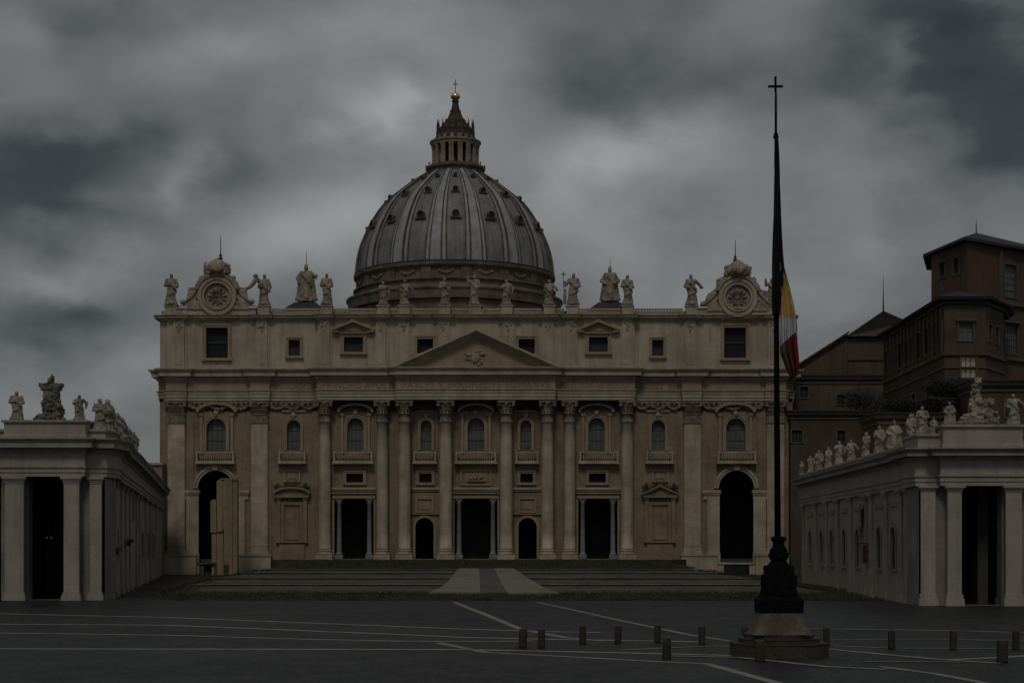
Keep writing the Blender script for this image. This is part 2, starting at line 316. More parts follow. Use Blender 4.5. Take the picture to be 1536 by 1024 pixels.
def rootloc(o):
    while o.parent: o = o.parent
    return o.location
def part(mb, name, mats, parent=None, label=None, kind=None, loc=None):
    if not isinstance(mats, (list, tuple)): mats = [mats]
    off = Vector(rootloc(parent)) if parent else Vector(loc or (0, 0, 0))
    me = bpy.data.meshes.new(name)
    me.from_pydata([(x - off.x, y - off.y, z - off.z) for x, y, z in mb.v], [], mb.f)
    for m_ in mats: me.materials.append(M[m_])
    me.polygons.foreach_set('material_index', mb.m); me.polygons.foreach_set('use_smooth', mb.sm)
    bm = bmesh.new(); bm.from_mesh(me); bmesh.ops.recalc_face_normals(bm, faces=bm.faces); bm.to_mesh(me); bm.free(); me.update()
    o = bpy.data.objects.new(name, me); C.objects.link(o)
    if parent: o.parent = parent
    else: o.location = off
    if label: o['label'] = label
    if kind: o['kind'] = kind
    return o
def tag(o, label, cat, group=None):
    o['label'] = label; o['category'] = cat
    if group: o['group'] = group
    return o
def thing(name, label, cat, loc, group=None):
    o = bpy.data.objects.new(name, None); C.objects.link(o); o.location = loc; o.empty_display_size = .5
    return tag(o, label, cat, group)
def struct(mb, name, mats): return part(mb, name, mats, kind='structure')
def copy_tree(o, parent=None):
    c = o.copy(); C.objects.link(c)
    if parent: c.parent = parent
    for ch in o.children: copy_tree(ch, c)
    return c
def remeshed(mb, voxel, name, mats):
    me = bpy.data.meshes.new('t'); me.from_pydata(mb.v, [], mb.f); o = bpy.data.objects.new('t', me); C.objects.link(o)
    md = o.modifiers.new('r', 'REMESH'); md.mode = 'VOXEL'; md.voxel_size = voxel; md.use_smooth_shade = True
    dg = bpy.context.evaluated_depsgraph_get(); r = bpy.data.meshes.new_from_object(o.evaluated_get(dg)); bpy.data.objects.remove(o); bpy.data.meshes.remove(me)
    r.name = name; r.materials.clear()
    for m_ in mats: r.materials.append(M[m_])
    return r

def push(me, f):
    n = len(me.vertices); co = [v.co.copy() for v in me.vertices]; no = [v.normal.copy() for v in me.vertices]; out = []
    for c, m_ in zip(co, no): out += list(c + m_ * f(c))
    me.vertices.foreach_set('co', out); me.update()
# ------------------------------------------------------------------ ground, paving lines, terraces, ramps
g = MB(); g.slab([(-2500, -200), (2500, -200), (2500, 4000), (-2500, 4000)], -1, 0); struct(g, 'ground', 'asphalt')
def ribbon(pts, wpx):
    mb = MB(); W = []
    P = [(fx(x, gy(y)), gy(y)) for x, y in pts]
    Q = []
    for i in range(len(P) - 1):
        for k in range(6): Q.append(tuple(P[i][j] + (P[i + 1][j] - P[i][j]) * k / 6 for j in (0, 1)))
    Q.append(P[-1]); L_, R_ = [], []
    for i, p in enumerate(Q):
        a = Vector(Q[min(i + 1, len(Q) - 1)]) - Vector(Q[max(0, i - 1)]); a.normalize(); n = Vector((-a.y, a.x)) * wpx / 2 * (1 + .12 * noise.noise(Vector((p[0] * .3, p[1] * .3, 1))))
        L_.append((p[0] + n.x, p[1] + n.y)); R_.append((p[0] - n.x, p[1] - n.y))
    n = len(Q); mb.add([(x, y, .006) for x, y in L_] + [(x, y, .006) for x, y in R_], [(i, i + 1, n + i + 1, n + i) for i in range(n - 1)], world=True)
    return mb
LINES = [([(-60, 918), (0, 920), (250, 925.4), (700, 943), (815, 946.5), (900, 948)], .75), ([(-60, 934), (0, 935.5), (250, 937), (600, 951), (700, 955.5), (870, 959), (1060, 962)], .75),
         ([(-60, 948), (250, 952), (450, 958), (607, 961.2), (700, 961.4), (800, 960.8)], .6), ([(-60, 972.5), (250, 973), (700, 973.8), (1000, 980), (1110, 983)], .75),
         ([(657, 963.5), (729, 978), (1000, 992.5), (1060, 995), (1165, 1024), (1215, 1040)], .5), ([(681, 902.5), (730, 922), (783, 944), (850, 956), (905, 961)], .5),
         ([(806, 902.5), (930, 930), (1033, 951.5), (1100, 962)], .42), ([(1211, 942.3), (1340, 944), (1450, 946), (1590, 950)], .6),
         ([(1241, 973), (1335, 982), (1420, 989.5), (1502, 994.5)], .5), ([(1420, 989.5), (1520, 985), (1570, 980)], .6), ([(1320, 999.5), (1400, 1010), (1465, 1022), (1520, 1034)], .45),
         ([(1296, 992.2), (1368, 992), (1440, 993)], .3), ([(1180, 966), (1340, 972), (1590, 973)], .35), ([(1240, 959), (1400, 958.5), (1590, 962)], .3),
         ([(930, 975), (1060, 969), (1180, 969)], .35), ([(1000, 984), (1110, 986), (1240, 1000), (1330, 1004)], .5)]
for k, (p, w) in enumerate(LINES): 
    mb = ribbon(p, w); mb.v = [(x, y, z + .0015 * k) for x, y, z in mb.v]; struct(mb, 'paving_line', 'paving_line')
TER = [(155, .6, -31.5, 31.0), (180, .78, -36, 31.6), (208, .98, -39, 31.8), (238, 1.18, -40.5, 31), (262, 1.38, -41, 30)]
for i, (y, z, xl, xr) in enumerate(TER):
    xl2, xr2 = (TER[i + 1][2], TER[i + 1][3]) if i < 4 else (-41, 30); y2 = TER[i + 1][0] if i < 4 else 283
    struct(MB().slab([(xl, y), (xr, y), (xr2, y2), (xl2, y2)], 0, z), 'terrace', 'terrace_stone')
    m_ = MB(); m_.slab([(xl, y - .12), (xr, y - .12), (xr, y + (.5 if i else .3)), (xl, y + (.5 if i else .3))], z - .02, z + .025); struct(m_, 'step_edge', 'nosing')
# ramps: a slope just above the terrace edges
def rampz(y): return .66 + (y - 155) * (1.45 - .66) / (262 - 155) + .02
def ramp(name, L_, R_, mt, dz=0):
    mb = MB(); n = len(L_); vs = []
    for (pl, pr) in zip(L_, R_):
        for (px, Y) in (pl, pr): vs.append((fx(px, Y), Y, rampz(Y) + dz))
    b = [(x, y, z - .5) for x, y, z in vs]; mb.add(vs + b, [(2 * i, 2 * i + 1, 2 * i + 3, 2 * i + 2) for i in range(n - 1)] + [(2 * i, 2 * i + 2, 2 * n + 2 * i + 2, 2 * n + 2 * i) for i in range(n - 1)] +
        [(2 * i + 1, 2 * i + 3, 2 * n + 2 * i + 3, 2 * n + 2 * i + 1) for i in range(n - 1)] + [(0, 1, 2 * n + 1, 2 * n)], world=True); struct(mb, name, mt)
YY = (153.2, 162, 180, 208, 238, 266)
ramp('ramp', [(a, y) for a, y in zip((643, 655, 668, 677, 683, 688), YY)], [(a, y) for a, y in zip((720, 720, 720, 719.5, 719, 718), YY)], 'ramp_stone')
ramp('ramp', [(a, y) for a, y in zip((761, 758, 753, 748, 744, 741), YY)], [(a, y) for a, y in zip((838, 822, 806, 790, 779, 770), YY)], 'ramp_stone')
ramp('path', [(a, y) for a, y in zip((720, 720, 720, 719.5, 719, 718), YY)], [(a, y) for a, y in zip((761, 758, 753, 748, 744, 741), YY)], 'ramp_dark', -.012)
# grass banks
XA, XB = -38.5, fx(1012, 270)
bank = MB(); bank.add([(-32.5, 148.5, 0), (33, 149.5, 0), (31.0, 154.8, .6), (-31.5, 154.8, .6)], [(0, 1, 2, 3)], world=True)
bank.add([(-32.5, 148.5, .0), (-31.5, 154.8, .62), (-36, 180, .8), (-39, 208, 1.0), (-41.3, 262, 1.4), (-44, 262, 0), (-42, 208, 0), (-39, 180, 0)], [(0, 1, 2, 7), (7, 2, 3, 6), (6, 3, 4, 5)], world=True)
bank.add([(33, 149.5, 0), (31, 154.8, .6), (31.6, 180, .8), (31.8, 208, 1.0), (30, 262, 1.4), (33, 262, 0), (34.5, 208, 0), (35, 180, 0)], [(0, 1, 2, 7), (7, 2, 3, 6), (6, 3, 4, 5)], world=True)
bank.add([(XA, 264, 1.384), (XB + 2, 264, 1.384), (XB - 2, 279.9, 2.68), (XA + 3.5, 279.9, 2.68)], [(0, 1, 2, 3)], world=True)
bank.add([(XA, 264, 1.384), (XA + 3.5, 279.9, 2.68), (XA + 1, 279.9, 1.384)], [(0, 1, 2)], world=True)
bank.add([(XB + 2, 264, 1.384), (XB - 2, 279.9, 2.68), (XB + 5, 279.9, 1.384)], [(0, 1, 2)], world=True)
bank.add([(33, 175, .01), (37, 170, .01), (37, 200, .4), (33, 205, .4)], [(0, 1, 2, 3)], world=True)
struct(bank, 'bank', 'soil')
gr = MB(); rg = random.Random(3)
def tuft(x, y, z, h):
    for _ in range(3):
        a = rg.uniform(0, 6.28); w = h * .22; dx, dy = math.cos(a) * w, math.sin(a) * w; lx, ly = rg.uniform(-.4, .4) * h, rg.uniform(-.4, .4) * h
        gr.add([(x - dx, y - dy, z - .03), (x + dx, y + dy, z - .03), (x + lx, y + ly, z + h)], [(0, 1, 2)], world=True)
for _ in range(13000):
    t = rg.random(); x = rg.uniform(-32.5, 33); y = 148.7 + t * 6.2
    if fx(648, y) < x < fx(830, y) and t > .75: continue
    tuft(x, y, t * .6, rg.uniform(.08, .24))
for _ in range(2500):                                   # spill of grass over the two lowest terraces
    k = rg.choice((0, 0, 1)); y0 = TER[k][0]; x = rg.uniform(TER[k][2], TER[k][3]); y = y0 + abs(rg.gauss(0, 3)) + .6
    if fx(640, y) < x < fx(840, y): continue
    tuft(x, y, TER[k][1], rg.uniform(.05, .13))
for _ in range(9000):
    t = rg.random(); x = rg.uniform(XA + 3.5 * t, XB + 2 - 4 * t); tuft(x, 264 + 15.9 * t, 1.384 + 1.3 * t, rg.uniform(.12, .32))
for _ in range(4500):
    y = rg.uniform(149, 262); t = rg.random(); s = rg.choice((-1, 1)); xi = (-31.5 - (min(y, 208) - 155) * .14) if s < 0 else 31.3
    tuft(xi + s * t * 3 - (1.5 if s < 0 else -1) * 0 + rg.uniform(-.3, .3) * 4, y, max(.02, (.6 + (y - 155) * .007) * (1 - t)), rg.uniform(.12, .3))
for _ in range(900): x = rg.uniform(33, 37); tuft(x, rg.uniform(172, 202), .2, rg.uniform(.2, .5))
part(gr, 'grass', 'grass_blade', kind='stuff')['label'] = 'rough dark green grass on the banks edging the terraces'

# ------------------------------------------------------------------ the basilica
CX = 714.0
def mir(l): return [(2 * CX - b, 2 * CX - a) for a, b in l]
Z = lambda py: fz(py, F - 1)
X = lambda px: fx(px, F)
FR = (0, F, 1, 0)
BAS = thing('basilica', 'large domed stone basilica with columned facade and attic across the middle of the square', 'church', (fx(CX, F), F, 0))
ZF = 2.8      # portico floor
# body behind the facade
b = MB(FR); b.box(X(237), X(246), -1.5, -45, 0, Z(556)); b.box(X(1182), X(1191), -1.5, -45, 0, Z(556))
b.box(X(245), X(1183), -22, -60, 0, Z(500)); b.box(X(240), X(1188), -1.2, -60, Z(700) + 1, Z(700) + 2); b.box(X(300), X(1130), -2.5, -200, Z(556), Z(478))
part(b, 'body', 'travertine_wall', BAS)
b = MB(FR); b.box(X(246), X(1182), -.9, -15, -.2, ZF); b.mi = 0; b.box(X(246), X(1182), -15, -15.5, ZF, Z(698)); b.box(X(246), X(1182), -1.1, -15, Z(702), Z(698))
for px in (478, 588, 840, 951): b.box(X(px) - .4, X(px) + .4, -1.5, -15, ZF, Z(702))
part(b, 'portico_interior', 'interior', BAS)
# lower wall with its openings
arch_open = (297, 350); big = [(502, 560.5), (682, 746)]; small = [(623, 650.5)]
def H(a, b_, ptop, pbot, arch=False): return (X(a), X(b_), Z(pbot), Z(ptop), arch)
holes = []; upper = [(310, 339, 627, 676, 300, 351, 294, 354), (430.6, 451, 629.6, 675, 423, 459, 417.5, 460.7), (521, 545.5, 626, 676, 511, 556, 499.5, 561), (631, 647.5, 629.6, 675, 624, 655, 619, 656)]
mezz = [(519.5, 544.7), (628.7, 647.6)]
def both(l): return l + [(2 * CX - t[1], 2 * CX - t[0]) + tuple(t[2:]) for t in l]
for a, b_ in both([arch_open]): holes.append(H(a, b_, 705, 843, True))
for a, b_ in both([(502, 560.5)]) + [(682, 746)]: holes.append((X(a), X(b_), ZF + .05, Z(747)))
for a, b_ in both(small): holes.append((X(a), X(b_), ZF + .05, Z(776), True))
for t in both([(a[0], a[1], a[2], a[3]) for a in upper]) + [(701.5, 726.5, 626, 676)]: holes.append(H(t[0], t[1], t[2], t[3], True))
for a, b_ in both(mezz): holes.append(H(a, b_, 709.5, 723))
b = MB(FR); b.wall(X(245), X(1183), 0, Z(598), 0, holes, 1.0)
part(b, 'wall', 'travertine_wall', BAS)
def surround(a, b_, t, bt, arch, w, d, name, mt='travertine', extra=None, sill=True):
    m_ = MB(FR); i = outline(X(a), X(b_), Z(bt), Z(t), arch); wm = w * .122
    o = outline(X(a) - wm, X(b_) + wm, Z(bt), Z(t) + wm, arch); m_.ring(i, o, -.02 + extra0, d + extra0)
    i2 = outline(X(a) - wm * .55, X(b_) + wm * .55, Z(bt), Z(t) + wm * .55, arch); m_.ring(i2, o, d + extra0, d + .14 + extra0)
    if sill: m_.box(X(a) - wm * 1.25, X(b_) + wm * 1.25, extra0 - .02, extra0 + d + .35, Z(bt) - .45, Z(bt) - .02)
    if extra: extra(m_)
    return part(m_, name, mt, BAS)
extra0 = 0.0
def pane(parent, a, b_, t, bt, arch, depth, mt, nx, nz, base=0.0):
    m_ = MB(FR); o = outline(X(a), X(b_), Z(bt), Z(t), arch); n = len(o); m_.add([(u, base - depth, z) for u, z in o], [tuple(range(n))])
    m_.mi = 1
    for k in range(1, nx):
        u = X(a) + (X(b_) - X(a)) * k / nx; zt = Z(t) if not arch else Z(t) - (X(b_) - X(a)) * .12; m_.box(u - .04, u + .04, base - depth + .02, base - depth + .12, Z(bt), zt)
    for k in range(1, nz):
        z = Z(bt) + (Z(t) - Z(bt)) * k / nz
        if arch and z > Z(t) - (X(b_) - X(a)) * .3: continue
        m_.box(X(a), X(b_), base - depth + .02, base - depth + .1, z - .035, z + .035)
    return part(m_, 'pane', [mt, 'glazing_bar'], parent)
def balcony(a, b_, d=1.1):
    m_ = MB(FR); m_.box(X(a), X(b_), .02, d + .25, Z(695.3), Z(692.5)); m_.box(X(a) + .2, X(b_) - .2, d - .25, d, Z(679), Z(677)); m_.box(X(a) + .2, X(b_) - .2, d - .25, d, Z(692.5) + .002, Z(690.5))
    w = X(b_) - X(a); n = max(6, int((w - 1.4) / .42))
    for e in (X(a) + .2, X(b_) - .5): m_.box(e, e + .3, d - .3, d + .04, Z(692.5) + .002, Z(677) + .06)
    for e in (X(a) + .2, X(b_) - .45): m_.box(e, e + .25, .02, d - .45, Z(692.5) + .002, Z(677))
    for k in range(n):
        u = X(a) + 1.0 + (w - 2.0) * k / (n - 1); c = m_.P(u, d - .12, 0); z0, z1 = Z(690.5), Z(679)
        m_.lathe(c[0], c[1], [(.06, z0), (.13, z0 + (z1 - z0) * .3), (.05, z0 + (z1 - z0) * .7), (.09, z1)], 6)
    return part(m_, 'balcony', 'cornice_stone', BAS)
ups = upper + [tuple(2 * CX - v for v in (t[1], t[0])) + t[2:4] + tuple(2 * CX - v for v in (t[5], t[4], t[7], t[6])) for t in upper] + [(701.5, 726.5, 626, 676, 691, 737, 681.7, 746)]
for (a, b_, t, bt, fa, fb, ba, bb) in ups:
    big_ = (b_ - a) > 22
    def ex(m_, a=a, b_=b_, t=t, fa=fa, fb=fb, big_=big_):
        if big_:           # flanking colonnettes and a curved hood
            for c_ in (fa + .5, fb - 4.5): m_.box(X(c_), X(c_ + 4), .02, .5, Z(677), Z(623)); m_.box(X(c_ - 1), X(c_ + 5), .02, .66, Z(623) + .002, Z(619.5))
            r = X(fb + 2) - X(fa - 2); c0 = (X(fa) + X(fb)) / 2
            i = [(c0 - r / 2 * math.cos(R(180) * k / 10), Z(619) + r * .23 * math.sin(R(180) * k / 10)) for k in range(11)]; o = [(c0 + (u - c0) * 1.12, z + .42) for u, z in i]; m_.ring(i, o, .02, .75)
        else:
            m_.box(X(fa), X(fb), .02, .3, Z(617), Z(614.5))
        m_.ball(m_.P((X(a) + X(b_)) / 2, .35, Z(t) + .9), (.5, .3, .55), wob=.5, seed=a)
    w = surround(a, b_, t, bt, True, 5 if big_ else 4, .3, 'window', 'frieze_stone', ex, sill=False)
    pane(w, a, b_, t, bt, True, .75, 'pane', 4 if big_ else 3, 3); balcony(ba, bb)
for a, b_ in both(mezz):
    w = surround(a, b_, 709.5, 723, False, 4.2, .22, 'mezzanine_window', 'frieze_stone'); pane(w, a, b_, 709.5, 723, False, .8, 'black_pane', 1, 1)
# blind panels
def panel(a, b_, t, bt, name='panel'):
    m_ = MB(FR); i = outline(X(a), X(b_), Z(bt), Z(t)); w = .3; o = [(X(a) - w, Z(bt) - w), (X(a) - w, Z(t) + w), (X(b_) + w, Z(t) + w), (X(b_) + w, Z(bt) - w)]
    m_.ring(i, o, .02, .26, closed=True); m_.box(X(a) + .5, X(b_) - .5, .02, .12, Z(bt) + .35, Z(t) - .35); return part(m_, name, 'frieze_stone', BAS)
for a, b_ in both([(626, 648)]): panel(a, b_, 748, 766)
for a, b_ in both([(428, 448)]): panel(a, b_, 706, 720)
panel(693, 735, 706, 725); 
m_ = MB(FR); m_.box(X(701), X(728), .12, .3, Z(722), Z(709)); m_.ring(outline(X(704), X(725), Z(720), Z(711)), [(X(702), Z(721.5)), (X(702), Z(709.5)), (X(727), Z(709.5)), (X(727), Z(721.5))], .3, .42, closed=True)
for k in range(9): m_.ball(m_.P(X(706 + k * 2.1), .38, Z(715.5 + 2 * math.sin(k * 2.3))), (.22, .14, .42), wob=.6, seed=k, n=8, k=5)
part(m_, 'relief_panel', 'frieze_stone', BAS)
# string courses between the orders
for a, b_ in both([(496, 565), (616, 659.5)]) + [(678, 750)]:
    m_ = MB(FR); m_.box(X(a) + .1, X(b_) - .1, .02, .45, Z(733.5), Z(730.5)); m_.box(X(a) + .1, X(b_) - .1, .02, .25, Z(736), Z(733.5) - .002); part(m_, 'string_course', 'travertine', BAS)
# big portico doorways: lintel, jambs, grey marble columns
for a, b_ in both([(502, 560.5)]) + [(682, 746)]:
    m_ = MB(FR); m_.box(X(a) - .35, X(b_) + .35, .02, .5, Z(747) + .002, Z(743)); m_.box(X(a) - .35, X(b_) + .35, .02, .38, Z(743) + .002, Z(740)); m_.box(X(a) - .5, X(b_) + .5, .02, .8, Z(740) + .002, Z(738.2))
    for e in (X(a) - .35, X(b_) + .05): m_.box(e, e + .3, .02, .35, ZF, Z(747))
    dw = part(m_, 'doorway', 'frieze_stone', BAS)
    for c_ in (a + 6.5, b_ - 6.5):
        q = MB(FR); x, y, _ = q.P(X(c_), -.35, 0); z0, z1 = ZF + .05, Z(747)
        q.lathe(x, y, [(.62, z0 + .75), (.62, z0 + .95), (.5, z0 + 1.05), (.46, z0 + 1.3), (.4, z1 - 1.1), (.48, z1 - 1.0), (.5, z1 - .8), (.62, z1 - .4)], 16); q.box(X(c_) - .7, X(c_) + .7, -1.02, .32, z0, z0 + .75); q.box(X(c_) - .65, X(c_) + .65, -.99, .3, z1 - .4, z1)
        part(q, 'marble_column', 'grey_column', dw)
    q = MB(FR); q.box(X(a), X(b_), -9, -9.2, ZF, Z(750)); q.mi = 1; q.box(X(a), X(b_), -8.7, -9, Z(781), Z(779.5))
    for k in range(7): u = X(a) + (X(b_) - X(a)) * (k + .5) / 7; q.box(u - .05, u + .05, -8.8, -8.9, ZF, Z(780))
    part(q, 'gate', ['interior', 'bark'], dw)
for a, b_ in both(small):
    m_ = MB(FR); i = outline(X(a), X(b_), ZF + .1, Z(776), True); m_.ring(i, outline(X(a) - .45, X(b_) + .45, ZF + .1, Z(776) + .45, True), -.02, .22); m_.box(X(a) - 1.2, X(b_) + 1.2, .02, .4, Z(771), Z(769.5)); part(m_, 'arched_doorway', 'frieze_stone', BAS)
# great side arches
for a, b_ in both([arch_open]):
    m_ = MB(FR); a1, b1 = X(a), X(b_); c0 = (a1 + b1) / 2; r = (b1 - a1) / 2; zs = Z(705) - r
    i = [(c0 - r * math.cos(math.pi * k / 18), zs + r * math.sin(math.pi * k / 18)) for k in range(19)]; o = [(c0 + (u - c0) * 1.27, zs + (z - zs) * 1.27) for u, z in i]
    i2 = [(c0 + (u - c0) * 1.14, zs + (z - zs) * 1.14) for u, z in i]; m_.ring(i, o, -.02, .3); m_.ring(i2, o, .3, .48)
    m_.add([], []); m_.prism([(c0 - .45, zs + r + .05), (c0 + .45, zs + r + .05), (c0 + .65, zs + r * 1.3), (c0 - .65, zs + r * 1.3)], .3, .75)
    for s_, e in ((-1, a1), (1, b1)):
        u0, u1 = sorted((e - s_ * .35, e + s_ * 3.0)); m_.box(u0, u1, -.9, .55, zs - .9, zs - .35); m_.box(u0 + .12, u1 - .12, -.9, .4, zs - 1.25, zs - .9 - .002); m_.box(u0 + .2, u1 - .2, -.9, .25, zs - 2.1, zs - 1.25 - .002)
        u0, u1 = sorted((e - s_ * .15, e + s_ * 2.1)); m_.box(u0, u1, .02, .3, Z(829), zs - 2.1); m_.box(u0 - .15, u1 + .15, .02, .5, Z(831), Z(829) - .002); m_.box(u0 - .1, u1 + .1, .02, .42, .05, Z(831) - .002)
    m_.box(a1 - 1, b1 + 1, .03, .6, Z(846), Z(843)); ap = part(m_, 'archway', 'travertine', BAS)
    q = MB(FR); q.box(a1 + .9, b1 - .9, .1, .35, .05, Z(848)); part(q, 'cellar_opening', 'dark_pane', ap)
    q = MB(FR); q.box(a1 - .1, a1 + .9, .1, .45, .05, Z(847)); q.box(b1 - .9, b1 + .1, .1, .45, .05, Z(847)); part(q, 'cellar_jamb', 'travertine', ap)
# aedicule niches (segmental left, triangular right)
for s_, (a, b_) in enumerate(both([(426.5, 450)])):
    m_ = MB(FR); u0, u1 = X(a), X(b_); w = .9
    m_.ring(outline(u0, u1, Z(811), Z(757)), [(u0 - .6, Z(811)), (u0 - .6, Z(757) + .6), (u1 + .6, Z(757) + .6), (u1 + .6, Z(811))], .02, .32)
    for e in (u0 - 1.35, u1 + .65): m_.box(e, e + .7, .02, .55, Z(811), Z(749)); m_.box(e - .1, e + .8, .02, .7, Z(749) + .002, Z(746))
    m_.box(u0 - 1.7, u1 + 1.7, .02, .9, Z(746) + .004, Z(742)); m_.box(u0 - 1.5, u1 + 1.5, .02, .6, Z(813.5), Z(811) - .002); m_.box(u0 - .9, u1 + .9, .02, .35, ZF, Z(815)); m_.box(u0 + .2, u1 - .2, .02, .16, Z(809), Z(760))
    c0 = (u0 + u1) / 2; hw = (u1 - u0) / 2 + 1.7
    if s_ == 0:
        i = [(c0 - hw * math.cos(math.pi * k / 12), Z(742) + 1.15 * math.sin(math.pi * k / 12)) for k in range(13)]; o = [(c0 + (u - c0) * 1.1, z + .38) for u, z in i]; m_.ring(i, o, .02, 1.1); m_.prism([(u, z) for u, z in i], .02, .5)
    else:
        i = [(c0 - hw, Z(742) + .05), (c0, Z(742) + 1.5), (c0 + hw, Z(742) + .05)]; o = [(c0 - hw - .3, Z(742) + .12), (c0, Z(742) + 2.0), (c0 + hw + .3, Z(742) + .12)]; m_.ring(i, o, .02, 1.1); m_.prism(i, .02, .5)
    n_ = part(m_, 'niche', 'travertine_wall', BAS, 'blind doorway with a curved hood' if s_ == 0 else 'blind doorway with a triangular hood')
    q = MB(FR)
    for k in range(14): q.ball(q.P(c0 - hw * .95 + 2 * hw * .95 * k / 13, .7, Z(742) + 1.5 + .35 * math.sin(k * 1.7) + (.5 if 4 < k < 9 else 0)), (.34, .3, .36), wob=.7, seed=k + s_, n=8, k=6)
    part(q, 'garland', 'dark_stone', n_)
# columns and pilasters
def leafcap(mb, pos, nrm, w, z0, z1):     # a row-stacked leafy capital face element
    h = z1 - z0; x, y = pos; nx, ny = nrm
    for (f0, f1, o) in ((0, .42, .16), (.3, .72, .24)):
        a = (x, y, z0 + h * f0); b_ = (x + nx * o * .4, y + ny * o * .4, z0 + h * (f0 + f1) / 2); c_ = (x + nx * o * 1.6, y + ny * o * 1.6, z0 + h * f1); d_ = (x + nx * o * 2.1, y + ny * o * 2.1, z0 + h * (f1 - .1))
        mb.tube([a, b_, c_, d_], [w * .5, w * .5, w * .42, w * .15], 6)
def column(px0, px1, d):
    c_ = (px0 + px1) / 2; Y = F - d; x = fx(c_, Y); r = (px1 - px0) / 2 * Y / FPX
    zb, zt = fz(836, Y), fz(601.5, Y); sh0, sh1 = fz(824, Y), fz(634, Y)
    m_ = MB(); prof = [(r * 1.08, sh0), (r * 1.03, sh0 + .4)] + [(r * (1.0 + .05 * math.sin(t * 3.1) - .07 * t * t), sh0 + .4 + (sh1 - sh0 - .6) * t) for t in [k / 8 for k in range(9)]] + [(r * .99, sh1 - .15), (r * .99, sh1)]
    m_.lathe(x, Y, prof, 28, smooth=True); m_.box(x - r * 1.25, x + r * 1.25, -Y + 0, -(F + .2), zb, zb); o = part(m_, 'column', 'travertine', BAS)
    q = MB(); q.lathe(x, Y, [(r * 1.3, zb + .55), (r * 1.36, zb + .7), (r * 1.3, zb + .9), (r * 1.14, zb + .98), (r * 1.12, zb + 1.1), (r * 1.24, zb + 1.2), (r * 1.2, zb + 1.38), (r * 1.09, sh0 + .02)], 28); q.slab([(x - r * 1.42, Y - r * 1.42), (x + r * 1.42, Y - r * 1.42), (x + r * 1.42, F + .1), (x - r * 1.42, F + .1)], 0.0, zb + .55); part(q, 'column_base', 'travertine', o)
    q = MB(); z0, z1 = sh1 + .002, zt; q.lathe(x, Y, [(r * 1.1, z0), (r * 1.14, z0 + .15), (r * 1.0, z0 + .3), (r * .92, z0 + .4), (r * .92, z0 + 1.5), (r * 1.08, z0 + 1.55), (r * 1.08, z0 + 1.75), (r * .95, z0 + 1.8), (r * 1.0, z1 - 1.0), (r * 1.22, z1 - .35)], 24)
    for k in range(12):
        a = 2 * math.pi * k / 12
        if math.sin(a) < .3: leafcap(q, (x + r * .95 * math.cos(a), Y + r * .95 * math.sin(a)), (math.cos(a), math.sin(a)), .34, z0 + 1.75, z1 - .35)
    for s_ in (-1, 1): q.ball((x + s_ * r * 1.15, Y - r * 1.05, z1 - .75), (.38, .36, .42), n=10, k=6, wob=.4, seed=s_)
    q.ball((x, Y - r * 1.25, z1 - .5), (.3, .25, .35), n=8, k=6, wob=.5); q.slab([(x - r * 1.45, Y - r * 1.4), (x, Y - r * 1.25), (x + r * 1.45, Y - r * 1.4), (x + r * 1.45, F), (x - r * 1.45, F)], z1 - .34, z1)
    part(q, 'capital', 'carved_stone', o)
for a, b_ in both([(478.5, 496), (565, 582)]): column(a, b_, 1.0)
for a, b_ in both([(598, 615.7), (659.3, 678)]): column(a, b_, 2.0)
def pilaster(px0, px1, d, name='pilaster', lo=True, py0=634, py1=821):
    m_ = MB(FR); u0, u1 = X(px0), X(px1); m_.box(u0, u1, .01, d, Z(py1), Z(py0)); m_.box(u0 - .06, u1 + .06, .01, d + .05, Z(py1) + .3, Z(py1) - .0 + .6); o = part(m_, 'pilaster', 'travertine', BAS)
    q = MB(FR); q.box(u0 - .35, u1 + .35, .01, d + .38, Z(831), Z(828.5)); q.box(u0 - .25, u1 + .25, .01, d + .26, Z(828.5) + .002, Z(825.8)); q.box(u0 - .1, u1 + .1, .01, d + .12, Z(825.8) + .002, Z(821) - .002); part(q, 'pilaster_base', 'travertine', o)
    q = MB(FR); z0, z1 = Z(py0) + .002, Z(601.5); w = u1 - u0; q.box(u0 - .18, u1 + .18, .01, d + .2, z0, z0 + .22); q.box(u0 + .0, u1 - .0, .01, d + .02, z0 + .222, z0 + 1.5); q.box(u0 - .12, u1 + .12, .01, d + .14, z0 + 1.502, z0 + 1.72); q.taper(u0 + .1, u1 - .1, .01, d - .02, z0 + 1.722, z1 - .36, .18)
    for k in range(7): u = u0 + w * (k + .5) / 7; p = q.P(u, d - .02, 0); leafcap(q, p[:2], (0, -1), .36, z0 + 1.72, z1 - .4)
    for s_ in (0, 1): q.ball(q.P(u0 + w * s_, d + .2, z1 - .78), (.4, .36, .42), n=10, k=6, wob=.4, seed=s_)
    q.ball(q.P((u0 + u1) / 2, d + .35, z1 - .5), (.32, .25, .36), n=8, k=6, wob=.5); q.box(u0 - .4, u1 + .4, .01, d + .42, z1 - .34, z1 - .002); part(q, 'capital', 'carved_stone', o)
for a, b_ in both([(252.5, 278), (377.5, 402)]): pilaster(a, b_, .6)
for a, b_ in both([(246, 296), (353.5, 407.5)]):
    m_ = MB(FR); m_.box(X(a), X(b_), .01, 1.25, .01, Z(833.5)); m_.box(X(a) - .1, X(b_) + .1, .01, 1.4, Z(833.5) + .002, Z(831.2)); part(m_, 'plinth_block', 'travertine_attic', BAS)
for a, b_ in both([(284, 291)]): 
    m_ = MB(FR); m_.box(X(a), X(b_), .02, .3, zs_ if False else Z(740), Z(634)); part(m_, 'pilaster_strip', 'travertine_wall', BAS)
